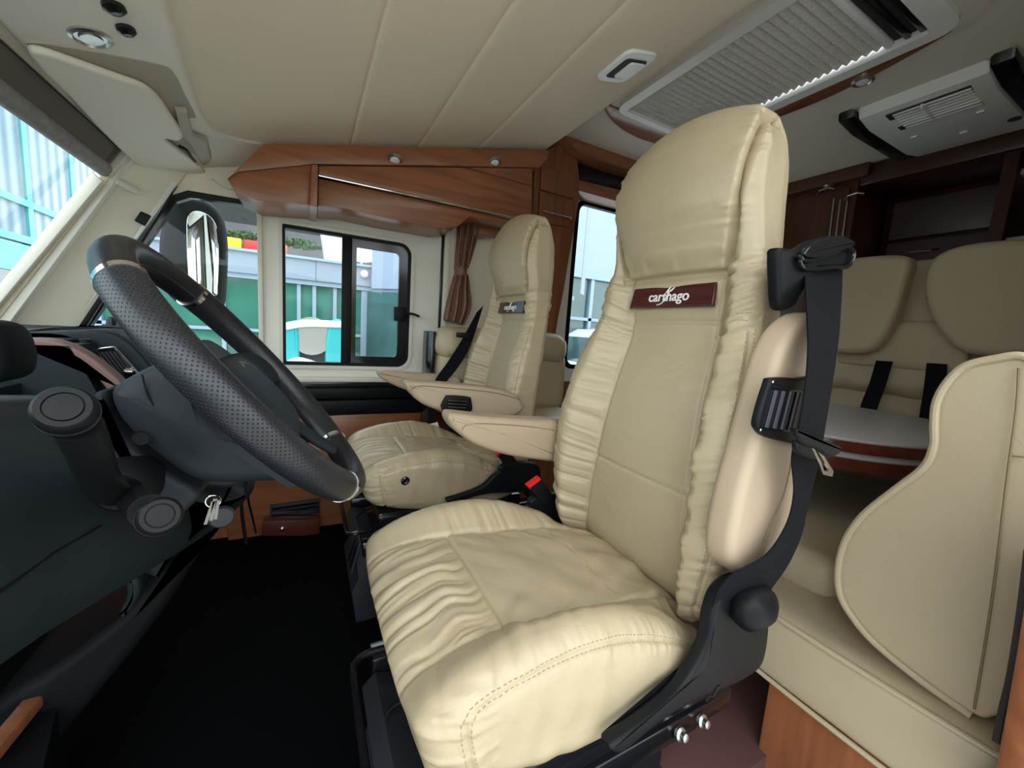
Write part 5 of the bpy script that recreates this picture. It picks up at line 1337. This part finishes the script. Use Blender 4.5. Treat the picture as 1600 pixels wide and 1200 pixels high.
ur = thing('roof_urn', 'white urn with terracotta rim on the roof edge behind the window bar', 'urn', (urn.x, 8.15, 1.04))
link('urn_body', lathe([(.22, 0), (.26, .3), (.30, .58), (.28, .6)], (urn.x, 8.2, 1.04), (0, 0, 1), 28), 'white', ur)
link('urn_rim', lathe([(.30, 0), (.34, .03), (.34, .13), (.30, .16)], (urn.x, 8.2, 1.62), (0, 0, 1), 28), 'terra', ur)
link('urn_plant', bush((urn.x, 8.2, 1.86), .25, .2, .12, 9, 250, .04), 'green', ur, smooth=False)
dsh = thing('satellite_dish', 'white rounded dish beside the urn on the roof', 'dish', (urn.x+.42, 8.2, 1.04))
link('dish_face', lathe([(.02, 0), (.25, .02), (.42, .07), (.43, .08), (.25, .04), (.001, .01)], (urn.x+.42, 8.2, 1.52), (0, -1, .1), 32), 'white', dsh)
link('dish_pole', tube([Vector((urn.x+.42, 8.24, 1.04)), Vector((urn.x+.42, 8.22, 1.5))], .03, 8), 'steel', dsh)
pp = link('roof_pipe', tube([Vector((urn.x+.78, 8.3, 1.0)), Vector((urn.x+.78, 8.3, 3.2))], .04, 10), 'white'); tag(pp, 'white upright pipe on the roof near the corner of the two wings', 'pipe')
lp = thing('wall_lamp', 'small white lamp on the blue-grey fascia near the inner corner', 'lamp', (.98, 7.85, .9)); link('lamp_dome', lathe([(.02, 0), (.07, .03), (.06, .09), (.001, .12)], (.95, 7.9, .90), (0, -.8, -.6), 20), 'white', lp)
# turquoise machine seen in front of the glazing
tq = thing('turquoise_car', 'turquoise vehicle with rounded arch parked before the glazed building', 'car', (.0, 7.2, -2))
def tqp(px, Y, d, r, mat, name): return link(name, puff(catmull(pl(px, aY, Y), 4, True), (0, d, 0), r), mat, tq, angle=60)
tqp([(443, 540), (444, 518), (452, 508), (465, 503), (468, 560), (468, 600), (443, 600)], 7.0, .4, .05, 'tealpaint', 'front_body')
tqp([(512, 510), (540, 508), (545, 600), (512, 600)], 7.0, .4, .05, 'tealpaint', 'rear_body')
tqp([(443, 505), (480, 500), (540, 503), (545, 512), (480, 511), (443, 516)], 6.95, .2, .03, 'white', 'roof_rail')
tqp([(446, 566), (465, 560), (490, 566), (500, 572), (446, 575)], 6.8, .3, .02, 'white', 'front_fender')
tqp([(470, 514), (510, 512), (512, 580), (470, 580)], 7.2, .3, .03, 'ventdark', 'cabin_opening')
c = aY(487, 525, 7.1)
link('wheel_cover', lathe([(.02, 0), (.2, .03), (.3, .06)], c, (0, -1, 0), 24), 'steel', tq)
# glazed hall seen through the windscreen
hb = thing('glazed_hall', 'pale corrugated glass hall with turquoise mullions seen through the windscreen', 'building', (-7, 10, -2))
HX = -7.0
def hq(y0, y1, z0, z1, mat, name, x=HX, d=.2): return link(name, box((x-d, y0, z0), (x, y1, z1)), mat, hb, smooth=False)
hz1 = aX(30, 314, HX).z; hz2 = aX(30, 372, HX).z
hq(4, 40, hz1, 9, 'corr', 'corrugated_panels'); hq(4, 40, hz2+.0, hz1, 'corr', 'middle_panels', HX-.02); hq(4, 40, -2, hz2, 'bglass2', 'lower_glazing', HX-.05)
for u in (-30, 42, 112): 
    yy = aX(u, 300, HX).y; hq(yy-.12, yy+.12, -2, 9, 'teal', 'mullion', HX+.05, .15)
for zz, hh in ((hz1, .09), (hz2, .10)): hq(4, 40, zz-hh, zz+hh, 'teal', 'transom', HX+.06, .15)
hq(4, 40, hz2-.9, hz2-.15, 'tealpaint' if False else 'teal', 'turquoise_band', HX+.03, .1)
zt_ = aX(30, 165, HX).z; hq(4, 40, zt_, zt_+.15, 'teal', 'transom', HX+.06, .15)
# vans beyond the dinette window and glazed shed
sh2 = thing('far_shed', 'tall pale blue clad shed with strip windows beyond the dinette window', 'building', (10, 14, -2))
def sq(x0, x1, z0, z1, mat, name, y=13.0, d=.3): return link(name, box((x0, y, z0), (x1, y+d, z1)), mat, sh2, smooth=False)
zb_ = aY(925, 432, 13).z
sq(6, 24, zb_, 9, 'bgrey2', 'cladding'); sq(6, 24, -2, zb_, 'bglass2', 'glazing', 13.1); sq(6, 24, zb_-.12, zb_+.1, 'bluem', 'gutter', 12.9)
for u in (885, 922, 960): 
    xx = aY(u, 480, 13).x; sq(xx-.08, xx+.08, -2, zb_, 'bluem', 'mullion', 12.95)
z2 = aY(925, 500, 13).z; sq(6, 24, z2-.06, z2+.06, 'bluem', 'transom', 12.95)
def van(cx, cy, s, lab, grp=None):
    v = thing('white_van', lab, 'van', (cx, cy, -2), grp)
    side = [(0, .35), (0, 1.0), (.25, 1.25), (.85, 1.45), (1.5, 2.25), (2.0, 2.5), (5.2, 2.55), (5.3, .35)]
    link('van_body', prism([Vector((cx+a*s, cy, -2+b*s)) for a, b in side], (0, 1.9*s, 0), .06), 'vanwhite', v, angle=30)
    link('side_window', prism([Vector((cx+a*s, cy-.01, -2+b*s)) for a, b in ((1.05, 1.5), (1.6, 2.1), (2.3, 2.1), (2.3, 1.5))], (0, .02, 0)), 'bglass2', v, smooth=False)
    link('windscreen', prism([Vector((cx+a*s, cy+.15*s, -2+b*s)) for a, b in ((.84, 1.47), (1.47, 2.22), (1.49, 2.2), (.87, 1.45))], (0, 1.6*s, 0)), 'bglass2', v, smooth=False)
    for a in (.95, 4.2):
        link('wheel', lathe([(.1, -.03), (.2, -.02), (.22, 0), (.34, .0), (.36, .03), (.36, .2)], (cx+a*s, cy-.02, -2+.36*s), (0, 1, 0), 28), 'tyre', v)
        link('hub_cap', lathe([(.17, 0), (.15, .02), (.001, .03)], (cx+a*s, cy-.03, -2+.36*s), (0, -1, 0), 20), 'steel', v)
    for y_ in (.15, 1.4): link('headlamp', box((cx+.02*s, cy+y_*s, -2+.95*s), (cx+.2*s, cy+(y_+.35)*s, -2+1.15*s), .03), 'bglass2', v)
    link('front_grille', box((cx-.03, cy+.35*s, -2+.55*s), (cx+.03, cy+1.5*s, -2+.9*s), .02), 'tyre', v)
    return v
c = aY(874, 592, 8.8); van(c.x-.1, 8.8, .9, 'white panel van parked outside, the nearer one beyond the dinette window')
c = aY(905, 565, 11); van(c.x-.1, 10.95, .95, 'white van parked behind the nearer van beyond the dinette window')
# wooded bank behind the halls and behind the camera (mirrored in the glazing)
hl_ = slab(lambda u, v: Vector((-40+80*u, -22-8*v, -2+4.5*v+.8*math.sin(u*17)*v)), 40, 6, (0, -.3, 0)); o = link('wooded_bank', hl_, 'green'); o['kind'] = 'structure'
